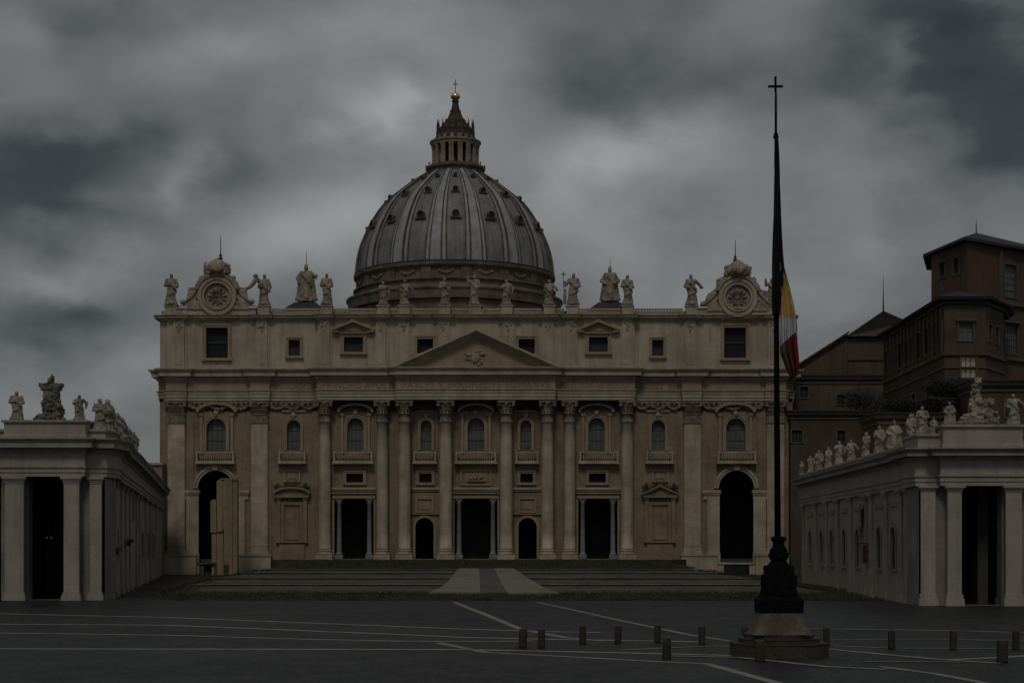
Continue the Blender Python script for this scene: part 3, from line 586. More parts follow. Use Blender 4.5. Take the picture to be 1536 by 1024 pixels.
# backing pilasters behind columns (brown wall strips) and festoons at capital level
for i, (a, b_) in enumerate(both([(283, 374), (405, 475)])):
    m_ = MB(FR); rr = random.Random(int(a)); m_.box(X(a), X(b_), .02, .2, Z(604), Z(601.6))
    n = int((b_ - a) / 2.6)
    for k in range(n):
        t = (k + .5) / n; sag = math.sin(math.pi * ((t * 3) % 1)) * 6; m_.ball(m_.P(X(a + (b_ - a) * t), .25, Z(607 + sag + rr.uniform(-1, 1))), (rr.uniform(.18, .34), .25, rr.uniform(.25, .5)), n=8, k=5, wob=.6, seed=k)
        if k % 3 == 0: m_.ball(m_.P(X(a + (b_ - a) * t), .2, Z(606)), (.25, .22, .5), n=8, k=5, wob=.6, seed=k + 40)
    part(m_, 'festoon', 'carved_stone', BAS)
for i, (a, b_) in enumerate(both([(498, 563), (617, 658)]) + [(680, 748)]):
    m_ = MB(FR); rr = random.Random(int(a)); n = int((b_ - a) / 2.6)
    for k in range(n):
        t = (k + .5) / n; m_.ball(m_.P(X(a + (b_ - a) * t), .22, Z(605.5 + rr.uniform(-1.2, 1.2) + 2.5 * abs(math.sin(t * 6.3)))), (rr.uniform(.18, .32), .22, rr.uniform(.2, .4)), n=8, k=5, wob=.6, seed=k)
    part(m_, 'festoon', 'dark_stone', BAS)
for (a, b_) in ((247, 477.8), (478.2, 949.8), (950.2, 1181)):
    m_ = MB(FR); m_.box(X(a), X(b_), .004, .035, Z(616), Z(600.8)); part(m_, 'carved_band', 'dark_stone', BAS)
# entablature with its ressauts
def brk(l, s=1.0):   # plan path through (px, depth) steps, mirrored
    pts = [(X(235.5), F + 40), (X(235.5), F + 1.5)]
    cur = -1.5
    seq = l + [(2 * CX - p, None) for p, _ in reversed(l)]
    ds = [d for _, d in l]; allp = []
    for (p, d) in l: allp.append((p, cur, d)); cur = d
    for k in range(len(l) - 1, -1, -1): prev = l[k - 1][1] if k else -1.5; allp.append((2 * CX - l[k][0], cur, prev)); cur = prev
    for (p, d0, d1) in allp: pts += [(X(p), F - d0), (X(p), F - d1)]
    pts += [(X(2 * CX - 235.5), F + 1.5), (X(2 * CX - 235.5), F + 40)]
    return pts
path = brk([(247, .05), (250.5, .75), (280, .05 + .25), (377, .75 + .1), (405, .3), (477.5, 2.1), (596, 3.1)])
z = Z
arc = MB(); arc.mold(path, [(-.6, z(600.5)), (0, z(600.5)), (0, z(596)), (.1, z(596)), (.1, z(590.5)), (.2, z(590.5)), (.2, z(587)), (.38, z(586)), (.4, z(584.6)), (-.6, z(584.6))]); part(arc, 'architrave', 'cornice_stone', BAS)
arc = MB(); arc.mold(path, [(-.6, z(584.6) + .004), (.05, z(584.6) + .004), (.05, z(571)), (-.6, z(571))]); part(arc, 'frieze', 'frieze_stone', BAS)
arc = MB(); arc.mold(path, [(-.6, z(571) + .004), (.12, z(571) + .004), (.22, z(569)), (.22, z(568.6)), (.42, z(568.4)), (.42, z(566)), (.5, z(564.6)), (1.12, z(564.4)), (1.12, z(559.5)), (1.2, z(559.3)), (1.2, z(558.2)), (1.5, z(556)), (1.62, z(554.2)), (1.62, z(553)), (-.6, z(552.3))]); co = part(arc, 'cornice', 'cornice_stone', BAS)
den = MB()       # dentils
for i in range(len(path) - 1):
    p, q = Vector(path[i]), Vector(path[i + 1])
    if abs(p.y - q.y) > .01: continue
    n = int((q.x - p.x) / .62)
    for k in range(n): x = p.x + (q.x - p.x) * (k + .5) / n; den.slab([(x - .17, p.y - .66), (x + .17, p.y - .66), (x + .17, p.y - .425), (x - .17, p.y - .425)], z(568.3), z(566.1))
part(den, 'dentils', 'cornice_stone', co, kind='stuff')
# inscription
def text(body, x0, x1, y, z0, z1, parent, mt='letter_stone', name='inscription', ext=.03, rot=None):
    cu = bpy.data.curves.new('t', 'FONT'); cu.body = body; cu.extrude = .02; cu.space_character = 1.1; cu.space_word = 1.1
    o = bpy.data.objects.new('t', cu); C.objects.link(o); dg = bpy.context.evaluated_depsgraph_get(); me = bpy.data.meshes.new_from_object(o.evaluated_get(dg)); bpy.data.objects.remove(o)
    xs = [v.co.x for v in me.vertices]; ys = [v.co.y for v in me.vertices]; off = Vector(rootloc(parent))
    for v in me.vertices:
        v.co = Vector((x0 + (v.co.x - min(xs)) / (max(xs) - min(xs)) * (x1 - x0), y - (v.co.z + .02) / .04 * ext, z0 + (v.co.y - min(ys)) / (max(ys) - min(ys)) * (z1 - z0))) - off
    me.materials.clear(); me.materials.append(M[mt]); q = bpy.data.objects.new(name, me); C.objects.link(q); q.parent = parent; return q
for (s_, a, b_, d) in (('IN HONOREM', 414, 472, .35), ('PRINCIPIS APOST', 484, 588, 2.15), ('PAVLVS V BVRGHESIVS ROMANVS', 604, 824, 3.15), ('PONT MAX AN MDCXII', 840, 944, 2.15), ('PONT VII', 960, 1016, .35)):
    text(s_, fx(a, F - d), fx(b_, F - d), F - d - .004, Z(583), Z(573.2), BAS)
# pediment
YP = F - 3.1
m_ = MB((0, YP, 1, 0)); xp = lambda p: fx(p, YP - 1); zp = lambda p: fz(p, YP - 1)
m_.prism([(xp(590), zp(553)), (xp(CX), zp(506)), (xp(838), zp(553))], -.5, .06); pd = part(m_, 'pediment', 'frieze_stone', BAS)
m_ = MB((0, YP, 1, 0))
for (t0, t1, d1) in ((0, 3.2, 1.75), (3.2, 6.2, 1.25), (6.2, 9.4, .6), (9.4, 12, .3)):
    e = .003 if t0 else 0; i = [(xp(582 + t1 * 2.6), zp(551.8)), (xp(CX), zp(493.3 + t1)), (xp(846 - t1 * 2.6), zp(551.8))]; o = [(xp(582 + t0 * 2.6), zp(551.8)), (xp(CX), zp(493.3 + t0)), (xp(846 - t0 * 2.6), zp(551.8))]
    m_.ring(i, o, -.5, d1)
part(m_, 'raking_cornice', 'cornice_stone', pd)
q = MB(); cxm, czm = xp(712.5), zp(534)
for k in range(60):
    a = random.uniform(0, 6.28); r = random.uniform(.2, 1.6); q.ball((cxm + r * math.cos(a) * 1.1, YP - .12, czm + r * math.sin(a) * .95), (random.uniform(.15, .38), random.uniform(.15, .4), random.uniform(.15, .38)), n=8, k=6, wob=.5, seed=k)
q.ball((cxm, YP - .1, czm - .1), (.8, .45, 1.0), n=16, k=10, wob=.2); part(q, 'coat_of_arms', 'carved_light', pd)
# ---- attic
FA = (0, F, 1, 0); aw = [(309, 342, 490, 536), (433, 450, 508.6, 532.7), (516.6, 545, 505, 527.6)]; ac = [(626, 650, 508, 530)]
def HA(t): return (X(t[0]), X(t[1]), Z(t[3]), Z(t[2]))
m_ = MB(FA); oh = [HA(t) for t in both(aw)]; ih = [HA(t) for t in both(ac)]
zc = Z(479); z0 = Z(552.5)
m_.wall(X(251), X(478), z0, zc, 0, [h for h in oh if h[1] < X(478)], 1.0); m_.wall(X(950), X(1177), z0, zc, 0, [h for h in oh if h[0] > X(950)], 1.0)
m_.wall(X(478), X(950), z0, zc, .7, [h for h in oh + ih if h[0] > X(478) and h[1] < X(950)], 1.0)
m_.box(X(239), X(251), -.6, -30, z0, zc); m_.box(X(1177), X(1189), -.6, -30, z0, zc); m_.box(X(477.5), X(478), 0, .7, z0, zc); m_.box(X(950), X(950.5), 0, .7, z0, zc)
m_.box(X(252), X(1176), -.02 - 1.2, -2.4, z0, zc)
part(m_, 'attic_wall', 'travertine_attic', BAS)
for t in both(aw) + both(ac):
    a, b_, tt, bt = t[:4]; inner = X(478) < X(a) < X(950); extra0 = .7 if inner else 0.0; tall = (bt - tt) > 40; small_ = (b_ - a) < 19
    def exa(m_, a=a, b_=b_, tt=tt, bt=bt):
        if (b_ - a) > 26 and (bt - tt) < 30:
            u0, u1 = X(a - 16), X(b_ + 16); i = [(u0, Z(496)), ((u0 + u1) / 2, Z(483.5)), (u1, Z(496))]; o = [(u0 - .25, Z(496) + .1), ((u0 + u1) / 2, Z(478.8)), (u1 + .25, Z(496) + .1)]
            m_.ring(i, o, extra0 + .02, extra0 + 1.0); m_.prism(i, extra0 + .02, extra0 + .2); m_.box(u0 - .1, u0 + 1.1, extra0 + .02, extra0 + .9, Z(498.5), Z(496)); m_.box(u1 - 1.1, u1 + .1, extra0 + .02, extra0 + .9, Z(498.5), Z(496)); m_.box(X(a - 7), X(b_ + 7), extra0 + .02, extra0 + .6, Z(500), Z(498.3))
    w = surround(a, b_, tt, bt, False, 5.2 if not small_ else 4.2, .22, 'attic_window', 'frieze_stone', exa)
    pane(w, a, b_, tt, bt, False, .8, 'black_pane' if (tall or (a > 600 and b_ < 830)) else 'dim_curtain', 1, 1, base=extra0)
    if tall:
        q = MB(FA)
        for k in range(7): u = X(a) + (X(b_) - X(a)) * (.2 + .8 * k / 7); q.box(u, u + .1, -.72, -.66, Z(536), Z(516))
        q.box(X(a), X(b_), -.7, -.6, Z(514), Z(510)); part(q, 'inner_shutter', 'dim_curtain', w)
extra0 = 0
for i, (a, b_) in enumerate(both([(260.6, 277), (385, 401.6), (480, 495.5), (565, 579), (598.5, 614), (657, 673.5)])):
    e = .7 if 478 < a < 950 else 0; m_ = MB(FA); m_.box(X(a), X(b_), e + .01, e + .5, z0 + .02, zc); m_.box(X(a) - .38, X(b_) + .38, e + .008, e + .16, z0 + .02, zc - .01); m_.box(X(a) - .12, X(b_) + .12, e + .01, e + .62, z0 + .022, Z(549)); m_.box(X(a) + .35, X(b_) - .35, e + .5, e + .58, Z(546), Z(500)); o = part(m_, 'attic_pilaster', 'travertine_attic', BAS)
    q = MB(FA); um = (X(a) + X(b_)) / 2
    for k in range(11): q.ball(q.P(um + random.uniform(-.55, .55), e + .48, Z(485 + random.uniform(-3, 4.5))), (.26, .16, .3), n=8, k=5, wob=.5, seed=k)
    q.ball(q.P(um, e + .45, Z(493.5)), (.3, .15, .6), n=8, k=5); q.ball(q.P(um - .5, e + .5, Z(482)), (.3, .2, .3)); q.ball(q.P(um + .5, e + .5, Z(482)), (.3, .2, .3)); part(q, 'ornament', 'carved_light', o)
apath = brk([(239.5, .0), (258, .55), (279, .15), (298, .5), (353, .15), (382, .6), (404, .15), (477.5, .85 + .5), (497.5, .95), (562, 1.4), (582, .95), (596, 1.45), (616, .95), (654.5, 1.4), (676, .95)])
arc = MB(); arc.mold(apath, [(-1.5, z(479.5)), (.02, z(479.5)), (.12, z(478)), (.22, z(477.8)), (.25, z(476.4)), (.62, z(476.2)), (.62, z(474)), (.85, z(473)), (.9, z(472)), (-1.5, z(471.6))]); part(arc, 'attic_cornice', 'cornice_stone', BAS)
# balustrade with piers
bal = MB(FR); bal.box(X(240), X(1188), -2.5, -1.2, Z(472), Z(463.5)); 
for (a, b_) in both([(404, 481), (497, 565), (582, 597), (616, 657), (677, 703)]):
    u0, u1 = X(a), X(b_); bal.box(u0, u1, .3, .75, Z(464.6), Z(462)); bal.box(u0, u1, .3, .75, Z(472), Z(470.4)); n = max(3, int((u1 - u0) / .5))
    for k in range(n): u = u0 + (u1 - u0) * (k + .5) / n; c = bal.P(u, .52, 0); bal.lathe(c[0], c[1], [(.06, Z(470.4)), (.15, Z(468.8)), (.06, Z(466)), (.1, Z(464.6))], 6)
bal.box(X(703), X(725), .3, .75, Z(472), Z(462)); part(bal, 'balustrade', 'travertine_attic', BAS)
SP = [257.5, 396.6, 490, 575, 607, 667, 713, 760, 824, 858.5, 941, 1037, 1157]
for p in SP:
    q = MB(FR); q.box(X(p - 8.5), X(p + 8.5), -.55, 1.05, Z(472), Z(459.6)); q.box(X(p - 10), X(p + 10), -.65, 1.2, Z(459.6) + .002, Z(457.6)); part(q, 'statue_pedestal', 'travertine_attic', BAS)
for (p0, p1, dx) in ((262, 385, 0), (1043, 1150, 0)):
    q = MB(FR); q.box(X(p0), X(p1), -.6, .9, Z(472), Z(463)); q.box(X(p0) - .2, X(p1) + .2, -.6, 1.1, Z(463) + .002, Z(461)); part(q, 'plinth_course', 'travertine_attic', BAS)
# small tiled rises behind the two large figures
for p in (459, 915):
    q = MB(FR)
    xa, za = (lambda u: fx(u, F + 3)), (lambda u: fz(u, F + 3))
    q.add([(xa(p - 34), -9, za(466)), (xa(p + 28), -9, za(466)), (xa(p + 28), -1.6, za(466)), (xa(p - 34), -1.6, za(466)), (xa(p - 17), -6.2, za(453)), (xa(p + 15), -6.2, za(453)), (xa(p + 15), -3.0, za(453)), (xa(p - 17), -3.0, za(453))],
          [(0, 1, 2, 3), (4, 5, 6, 7), (0, 1, 5, 4), (1, 2, 6, 5), (2, 3, 7, 6), (3, 0, 4, 7)]); part(q, 'roof_ridge', 'roof_dark', BAS)
# clocks
def clock(cx, cy, left):
    xk = lambda p: fx(p, F - .4); zk = lambda p: fz(p, F - .4); u0, v0 = xk(cx), zk(cy); s_ = .122
    fr = (0, F - .4, 1, 0); m_ = MB(fr)
    sh = [(-62, -14), (-52, -14), (-47, -7), (-44, 10), (-42, 13), (-27, 13), (-22, 20), (-19, 27), (-14, 33), (-16, 36), (16, 36), (14, 33), (21, 30), (24, 30), (25, 20), (28, 13), (41, 13), (43, 10), (44, -7), (52, -14), (57, -14)] if left else \
         [(-57, -12), (-50, -8), (-46, 2), (-44, 6), (-36, 12), (-31, 16), (-31, 28), (-24, 30), (-18, 34), (18, 34), (22, 28), (26, 18), (30, 16), (36, 12), (46, 10), (48, -2), (54, -12)]
    m_.prism([(u0 + a * s_, v0 + b_ * s_) for a, b_ in sh], -.6, .35)
    # scroll mouldings: curved volutes down each side
    for sg in (-1, 1):
        pts = [(24, 24), (30, 12), (36, 2), (45, -6), (53, -11)]; m_.tube([m_.P(u0 + sg * a * s_, .4, v0 + b_ * s_) for a, b_ in pts], [.2, .26, .26, .24, .28], 8)
        m_.ball(m_.P(u0 + sg * 52 * s_, .45, v0 - 9 * s_), (.5, .4, .45), n=12, k=8, wob=.5, seed=sg); m_.ball(m_.P(u0 + sg * 24 * s_, .4, v0 + 26 * s_), (.5, .4, .6), n=10, k=7, wob=.4, seed=sg + 4)
        m_.tube([m_.P(u0 + sg * a * s_, .42, v0 + b_ * s_) for a, b_ in ((29, -1), (36, -7), (43, -13))], [.22, .24, .22], 6)
        m_.prism([(u0 + sg * 24 * s_, v0 - 14 * s_), (u0 + sg * 34 * s_, v0 - 4 * s_), (u0 + sg * 46 * s_, v0 - 14 * s_)], .35, .6)
        for k in range(6): m_.ball(m_.P(u0 + sg * (28 + k * 3.2) * s_, .42, v0 + (14 - k * 3.4) * s_), (.32, .25, .36), n=8, k=6, wob=.6, seed=k + sg)
    m_.box(u0 - 46 * s_, u0 - 22 * s_, .3, .75, v0 - 20 * s_, v0 - 14.5 * s_); m_.box(u0 + 22 * s_, u0 + 46 * s_, .3, .75, v0 - 20 * s_, v0 - 14.5 * s_)
    for r0, r1, dd in ((30, 33.5, 1.15), (34, 36.5, .8)):
        m_.ring([(u0 + r0 * s_ * math.cos(t), v0 + r0 * s_ * math.sin(t)) for t in [R(18 + 12 * k) for k in range(13)]], [(u0 + r1 * s_ * math.cos(t), v0 + r1 * s_ * math.sin(t)) for t in [R(18 + 12 * k) for k in range(13)]], .2, dd)
    o = part(m_, 'clock_gable', 'carved_light', BAS, 'scrolled gable round the left clock' if left else 'scrolled gable round the right clock')
    circ = lambda r, n=40: [(u0 + r * s_ * math.cos(2 * math.pi * k / n), v0 + r * s_ * math.sin(2 * math.pi * k / n)) for k in range(n)]
    q = MB(fr); q.ring(circ(24), circ(29), .3, .95, True); q.ring(circ(21), circ(24.2), .3, .72, True); q.ring(circ(19), circ(21.2), .3, 1.0, True); part(q, 'clock_frame', 'travertine_attic', o)
    q = MB(fr); q.prism(circ(19.2), .2, .42); q.mi = 2
    q.ring(circ(17.2), circ(19.1), .42, .5, True); q.mi = 2
    for k in range(12): 
        a = math.pi * k / 6; q.tube([q.P(u0 + r * s_ * math.cos(a), .47, v0 + r * s_ * math.sin(a)) for r in (4, 10, 15)], [.1, .2 if k % 2 else .32, .08], 6)
    q.ball(q.P(u0, .45, v0), (.5, .15, .5)); part(q, 'clock_dial', ['carved_light', 'dark_stone', 'carved_stone'], o)
    q = MB(fr)      # tiara and keys on top
    base = [q.P(u0, -.1, 0)[0], q.P(u0, -.1, 0)[1]]
    q.lathe(base[0], base[1], [(1.9, v0 + 34 * s_), (2.2, v0 + 38 * s_), (2.25, v0 + 42 * s_), (2.0, v0 + 46 * s_), (1.6, v0 + 49.5 * s_), (1.0, v0 + 53 * s_), (.45, v0 + 56 * s_), (.0, v0 + 58 * s_)], 32, wob=lambda a, z_: 1 + .09 * math.sin(a * 9) + .25 * noise.noise(Vector((math.cos(a) * 3, math.sin(a) * 3, z_ * 1.6))))
    for k in range(26):
        a = random.uniform(0, math.pi); rr = 2.25; q.ball(q.P(u0 + rr * math.cos(a), .5 + .8 * math.sin(a), v0 + random.uniform(33, 47) * s_), (.3, .3, .36), n=8, k=6, wob=.9, seed=k)
    q.tube([q.P(u0 - 1.2, 1.3, v0 + 32 * s_), q.P(u0, 1.6, v0 + 50 * s_)], [.3, .2], 6); q.tube([q.P(u0 + 1.2, 1.3, v0 + 32 * s_), q.P(u0, 1.6, v0 + 50 * s_)], [.3, .2], 6); part(q, 'tiara', 'carved_light', o)
    q = MB(fr); top = 354 if left else 360; c = q.P(xk(cx + (4 if left else -3)), -.1, 0); q.lathe(c[0], c[1], [(.35, v0 + 55 * s_), (.45, v0 + 57.5 * s_), (.15, v0 + 59 * s_), (.3, v0 + 61 * s_), (.1, v0 + 64 * s_), (.05, zk(top))], 8); part(q, 'lightning_rod', 'roof_dark', o)
    if left:
        q = MB(fr); q.tube([q.P(xk(a), .0, zk(b_)) for a, b_ in ((368, 434), (375, 430), (380, 425), (383, 419), (384.5, 414))], [.28, .36, .42, .4, .3], 8); q.ball(q.P(xk(383.5), 0, zk(413.8)), (.45, .35, .4), wob=.6); q.ball(q.P(xk(387), 0, zk(420)), (.3, .3, .55), wob=.5); part(q, 'angel_trumpet', 'carved_light', o)
        q = MB(fr); q.tube([q.P(xk(303), 0, zk(433)), q.P(xk(304), 0, zk(416))], [.35, .12], 6); q.tube([q.P(xk(297), 0, zk(430)), q.P(xk(296.5), 0, zk(421))], [.25, .1], 6); part(q, 'finial', 'carved_light', o)
    else:
        q = MB(fr); q.tube([q.P(xk(1131.5), 0, zk(432)), q.P(xk(1132), 0, zk(415))], [.4, .1], 6); part(q, 'finial', 'carved_light', o)
clock(326.7, 444.5, True); clock(1106, 447, False)
# ---- dome
K = FPX / YD; zd = lambda p: CH + (HZ - p) / K
OUT = [(148.5, 417), (147.5, 405), (144.8, 388), (140.5, 373), (136.3, 363), (126, 341), (111, 318), (97, 303.5), (79, 289), (61, 275.5), (43.5, 264)]
prof = []
for i in range(len(OUT) - 1):
    for k in range(3):
        p0, p1, p2, p3 = OUT[max(0, i - 1)], OUT[i], OUT[i + 1], OUT[min(len(OUT) - 1, i + 2)]; t = k / 3
        f = lambda a, b_, c_, d_: .5 * ((2 * b_) + (-a + c_) * t + (2 * a - 5 * b_ + 4 * c_ - d_) * t * t + (-a + 3 * b_ - 3 * c_ + d_) * t ** 3)
        prof.append((f(p0[0], p1[0], p2[0], p3[0]) / K, zd(f(p0[1], p1[1], p2[1], p3[1]))))
prof.append((43.5 / K, zd(264)))
m_ = MB(); m_.lathe(XD, YD, [(r * .985, z_) for r, z_ in prof], 128); dome = part(m_, 'dome', 'lead', BAS, 'ribbed grey lead dome')
A0 = R(-90 + 2.8)
def rp(a, r, z_): return (XD + r * math.cos(a), YD + r * math.sin(a), z_)
for k in range(16):
    a = A0 + (k + .5) * 2 * math.pi / 16; m_ = MB(); n = len(prof)
    for (w0, w1, h, mi) in ((-.058, .058, .62, 0), (-.098, -.064, .2, 0), (.064, .098, .2, 0), (-.112, -.1, .26, 1), (.1, .112, .26, 1), (-.062, -.05, .7, 1), (.05, .062, .7, 1)):
        vs = []; m_.mi = mi
        for i, (r, z_) in enumerate(prof):
            t = i / (n - 1); sc = (1 - .25 * t); wr = 1 if r > 60 / K else 1.25
            for (w, hh) in ((w0, -.3), (w0, h), (w1, h), (w1, -.3)): vs.append(rp(a + w * sc * wr, r * .985 + hh, z_ + (.3 * hh * t)))
        m_.add(vs, [(i * 4 + j, i * 4 + 4 + j, i * 4 + 5 + j, i * 4 + 1 + j) for i in range(n - 1) for j in range(3)], world=True, smooth=False)
    part(m_, 'rib', ['lead_rib', 'rust_edge'], dome)
    a = A0 + k * 2 * math.pi / 16
    for (py, sc) in ((347, .78), (306, .6), (277, .34)):
        zt = zd(py); r = 0
        for (r0, z0_), (r1, z1_) in zip(prof, prof[1:]):
            if z0_ <= zt <= z1_: r = (r0 + (r1 - r0) * (zt - z0_) / (z1_ - z0_)) * .985; sl_ = (r1 - r0) / (z1_ - z0_)
        q = MB((rp(a, r, 0)[0], rp(a, r, 0)[1], -math.sin(a), math.cos(a))); s_ = sc
        q.fr = (rp(a, r, 0)[0], rp(a, r, 0)[1], -math.sin(a), math.cos(a))
        dd = .35 + abs(sl_) * .5
        q.ring([(-1.0 * s_ * math.cos(t), zt + 1.0 * s_ * math.sin(t)) for t in [math.pi * j / 8 for j in range(9)]], [(-1.25 * s_ * math.cos(t), zt + 1.25 * s_ * math.sin(t)) for t in [math.pi * j / 8 for j in range(9)]], -.8, dd + .6 * s_)
        q.box(-1.25 * s_, -.95 * s_, -.8, dd + .5 * s_, zt - 1.0 * s_, zt); q.box(.95 * s_, 1.25 * s_, -.8, dd + .5 * s_, zt - 1.0 * s_, zt); q.box(-1.9 * s_, 1.9 * s_, -.8, dd + .7 * s_, zt - 1.5 * s_, zt - 1.05 * s_)
        q.mi = 1; q.prism([(-1.0 * s_ * math.cos(t), zt + 1.0 * s_ * math.sin(t)) for t in [math.pi * j / 8 for j in range(9)]] + [(1.0 * s_, zt - 1.0 * s_), (-1.0 * s_, zt - 1.0 * s_)], -.5, dd + .15 * s_)
        part(q, 'dormer', ['rust_edge', 'dark_pane'], dome)
m_ = MB(); g_ = lambda r, p: (r / K, zd(p))
m_.lathe(XD, YD, [g_(146, 470), g_(158, 470), g_(160, 458), g_(162, 456.5), g_(162, 454), g_(158, 452.5), g_(152, 450), g_(148, 449), g_(148, 443), g_(151.5, 442), g_(151.5, 440), g_(145, 439), g_(144.5, 426), g_(147, 424), g_(150.5, 422), g_(151, 419.5), g_(151, 417.8), g_(147, 416.8)], 128, smooth=False)
dr = part(m_, 'drum', 'drum_stone', BAS)
for k in range(32):
    a = A0 + (k + .5) * 2 * math.pi / 32; q = MB((rp(a, 144.5 / K, 0)[0], rp(a, 144.5 / K, 0)[1], -math.sin(a), math.cos(a)))
    if k % 2 == 0: q.box(-1.3, 1.3, -.2, .45, zd(439), zd(424.2)); part(q, 'buttress', 'drum_stone', dr)
    else:
        for j in range(6): q.ball(q.P(-1.6 + j * .64, .12, zd(430) - .6 * math.sin(math.pi * j / 5)), (.45, .3, .4), n=8, k=6, wob=.5, seed=j)
        part(q, 'garland', 'carved_stone', dr)
m_ = MB(); m_.lathe(XD, YD, [g_(152, 560), g_(152, 471), g_(146, 470)], 64, smooth=False); part(m_, 'drum_base', 'drum_stone', BAS)
q = MB(); q.lathe(XD, YD, [g_(147, 417.2), g_(150.5, 417), g_(150.3, 415.4), g_(146, 415)], 128, smooth=False); part(q, 'dark_gap_ring', 'roof_dark', dr)  # dark colour stands in for the shaded gap under the lead
# lantern
XL_ = XD + .2
m_ = MB(); m_.lathe(XL_, YD, [g_(46, 272), g_(44, 266), g_(41, 262.5), g_(41, 258), g_(44.5, 256.5), g_(45, 253), g_(43, 252), g_(40, 251.5), g_(37, 251), g_(20, 250.8)], 48, smooth=False)
lan = part(m_, 'lantern', 'drum_stone', BAS, 'columned stone lantern crowning the dome')
for k in range(24):
    a = 2 * math.pi * k / 24; q = MB(); q.lathe(XL_ + 44 / K * math.cos(a), YD + 44 / K * math.sin(a), [(.1, zd(252)), (.2, zd(250.6)), (.25, zd(249.5)), (.1, zd(248))], 6); lan_f = q; part(q, 'finial', 'drum_stone', lan) if k % 2 == 0 else None
q = MB(); q.lathe(XL_, YD, [g_(15, 251), g_(15, 219)], 32); part(q, 'lantern_core', 'interior', lan)
for k in range(16):
    a = A0 + (k + .5) * 2 * math.pi / 16
    for r_, w_ in ((33.5, .34), (29, .3)):
        for da in ((-.055, .055) if r_ > 30 else (0,)):
            q = MB(); x, y = XL_ + r_ / K * math.cos(a + da), YD + r_ / K * math.sin(a + da)
            q.lathe(x, y, [(w_ * 1.35, zd(250.8)), (w_ * 1.35, zd(249)), (w_ * 1.05, zd(248)), (w_, zd(225)), (w_ * 1.3, zd(223.5)), (w_ * 1.5, zd(220.8))], 10); part(q, 'lantern_column', 'lantern_stone', lan)
q = MB(); q.lathe(XL_, YD, [g_(22, 221), g_(36.5, 221), g_(36.5, 218.5), g_(37.5, 217.5), g_(38.5, 216), g_(38.5, 214), g_(35, 213), g_(29, 212.5), g_(28.5, 206)], 48, smooth=False); part(q, 'entablature', 'lantern_stone', lan)
q = MB(); q.lathe(XL_, YD, [g_(28.5, 212), g_(27.5, 204), g_(26, 198), g_(27, 196.5), g_(24, 194), g_(19, 189), g_(14.5, 183), g_(11, 176), g_(8, 168.5), g_(8.6, 167), g_(6.5, 165), g_(5, 158), g_(4.4, 154), g_(5.6, 153), g_(5.4, 151.8), g_(4, 151), g_(4.4, 149.5), g_(3.6, 148.8)], 32, wob=lambda a, z_: 1 + .05 * math.sin(a * 16)); sp = part(q, 'spire', 'lantern_dark', lan)
for k in range(16):
    a = A0 + k * 2 * math.pi / 16; x, y = XL_ + 27 / K * math.cos(a), YD + 27 / K * math.sin(a); q = MB(); q.lathe(x, y, [(.55, zd(213)), (.6, zd(207)), (.35, zd(205)), (.4, zd(200)), (.22, zd(195)), (.3, zd(193)), (.05, zd(182 if k % 4 else 178.5))], 7)
    for j in range(3): q.ball((XL_ + (22 - j * 4) / K * math.cos(a), YD + (22 - j * 4) / K * math.sin(a), zd(196 - j * 6)), (.5, .5, .7), n=7, k=5, wob=.6, seed=k + j)
    part(q, 'pinnacle', 'lantern_dark', lan)
q = MB(); q.ball((XL_, YD, zd(145)), (7.4 / K, 7.4 / K, 5.6 / K), n=28, k=16); part(q, 'gilded_ball', 'gilt', lan)
q = MB((XL_, YD, 1, 0)); q.box(-.09, .09, -.09, .09, zd(139), zd(119.5)); q.box(-.62, .62, -.08, .08, zd(127.2), zd(126)); part(q, 'cross', 'roof_dark', lan)
# ------------------------------------------------------------------ parvis platform in front of the portico
pv = MB(); pv.slab([(fx(414, 280), 280), (fx(1008, 280), 280), (fx(1030, F), F - .6), (fx(410, F), F - .6)], 0, 2.755); pv.mi = 1; pv.slab([(fx(414, 280) - .1, 279.9), (fx(1008, 280) + .1, 279.9), (fx(1008, 280), 281), (fx(414, 280), 281)], 2.76, 2.86)
struct(pv, 'parvis', ['terrace_stone', 'nosing'])

# ------------------------------------------------------------------ statues
POSES = {
 'folded': dict(l=[(-.165, .0, .62), (-.03, -.14, .64)], r=[(.165, -.02, .6), (.04, -.13, .58)]),
 'down_out': dict(l=[(-.17, .02, .6), (-.1, -.13, .55)], r=[(.2, -.02, .7), (.31, -.06, .55)]),
 'raised': dict(l=[(-.2, -.02, .74), (-.23, -.06, .98)], r=[(.17, .0, .6), (.06, -.14, .56)]),
 'staff': dict(l=[(-.19, -.03, .63), (-.22, -.13, .7)], r=[(.17, 0, .6), (.05, -.13, .6)], staff=(-.23, 1.04, False)),
 'cross': dict(l=[(-.2, -.04, .64), (-.24, -.1, .72)], r=[(.17, 0, .6), (.08, -.14, .55)], staff=(-.28, 1.06, True)),
 'book': dict(l=[(-.17, 0, .6), (-.06, -.15, .62)], r=[(.18, .0, .6), (.16, -.08, .44)], book=True),
 'wide': dict(l=[(-.2, .0, .66), (-.17, -.1, .5)], r=[(.2, -.02, .7), (.27, -.05, .72)], w=1.2, cloak=True, rod=True),
 'mound': dict(l=[(-.2, .0, .6), (-.12, -.14, .5)], r=[(.2, 0, .6), (.12, -.14, .52)], w=1.3, cloak=True, rod=True),
 'twist': dict(l=[(-.14, -.06, .66), (.04, -.15, .7)], r=[(.2, .06, .68), (.2, .0, .46)]),
}
SM = {}
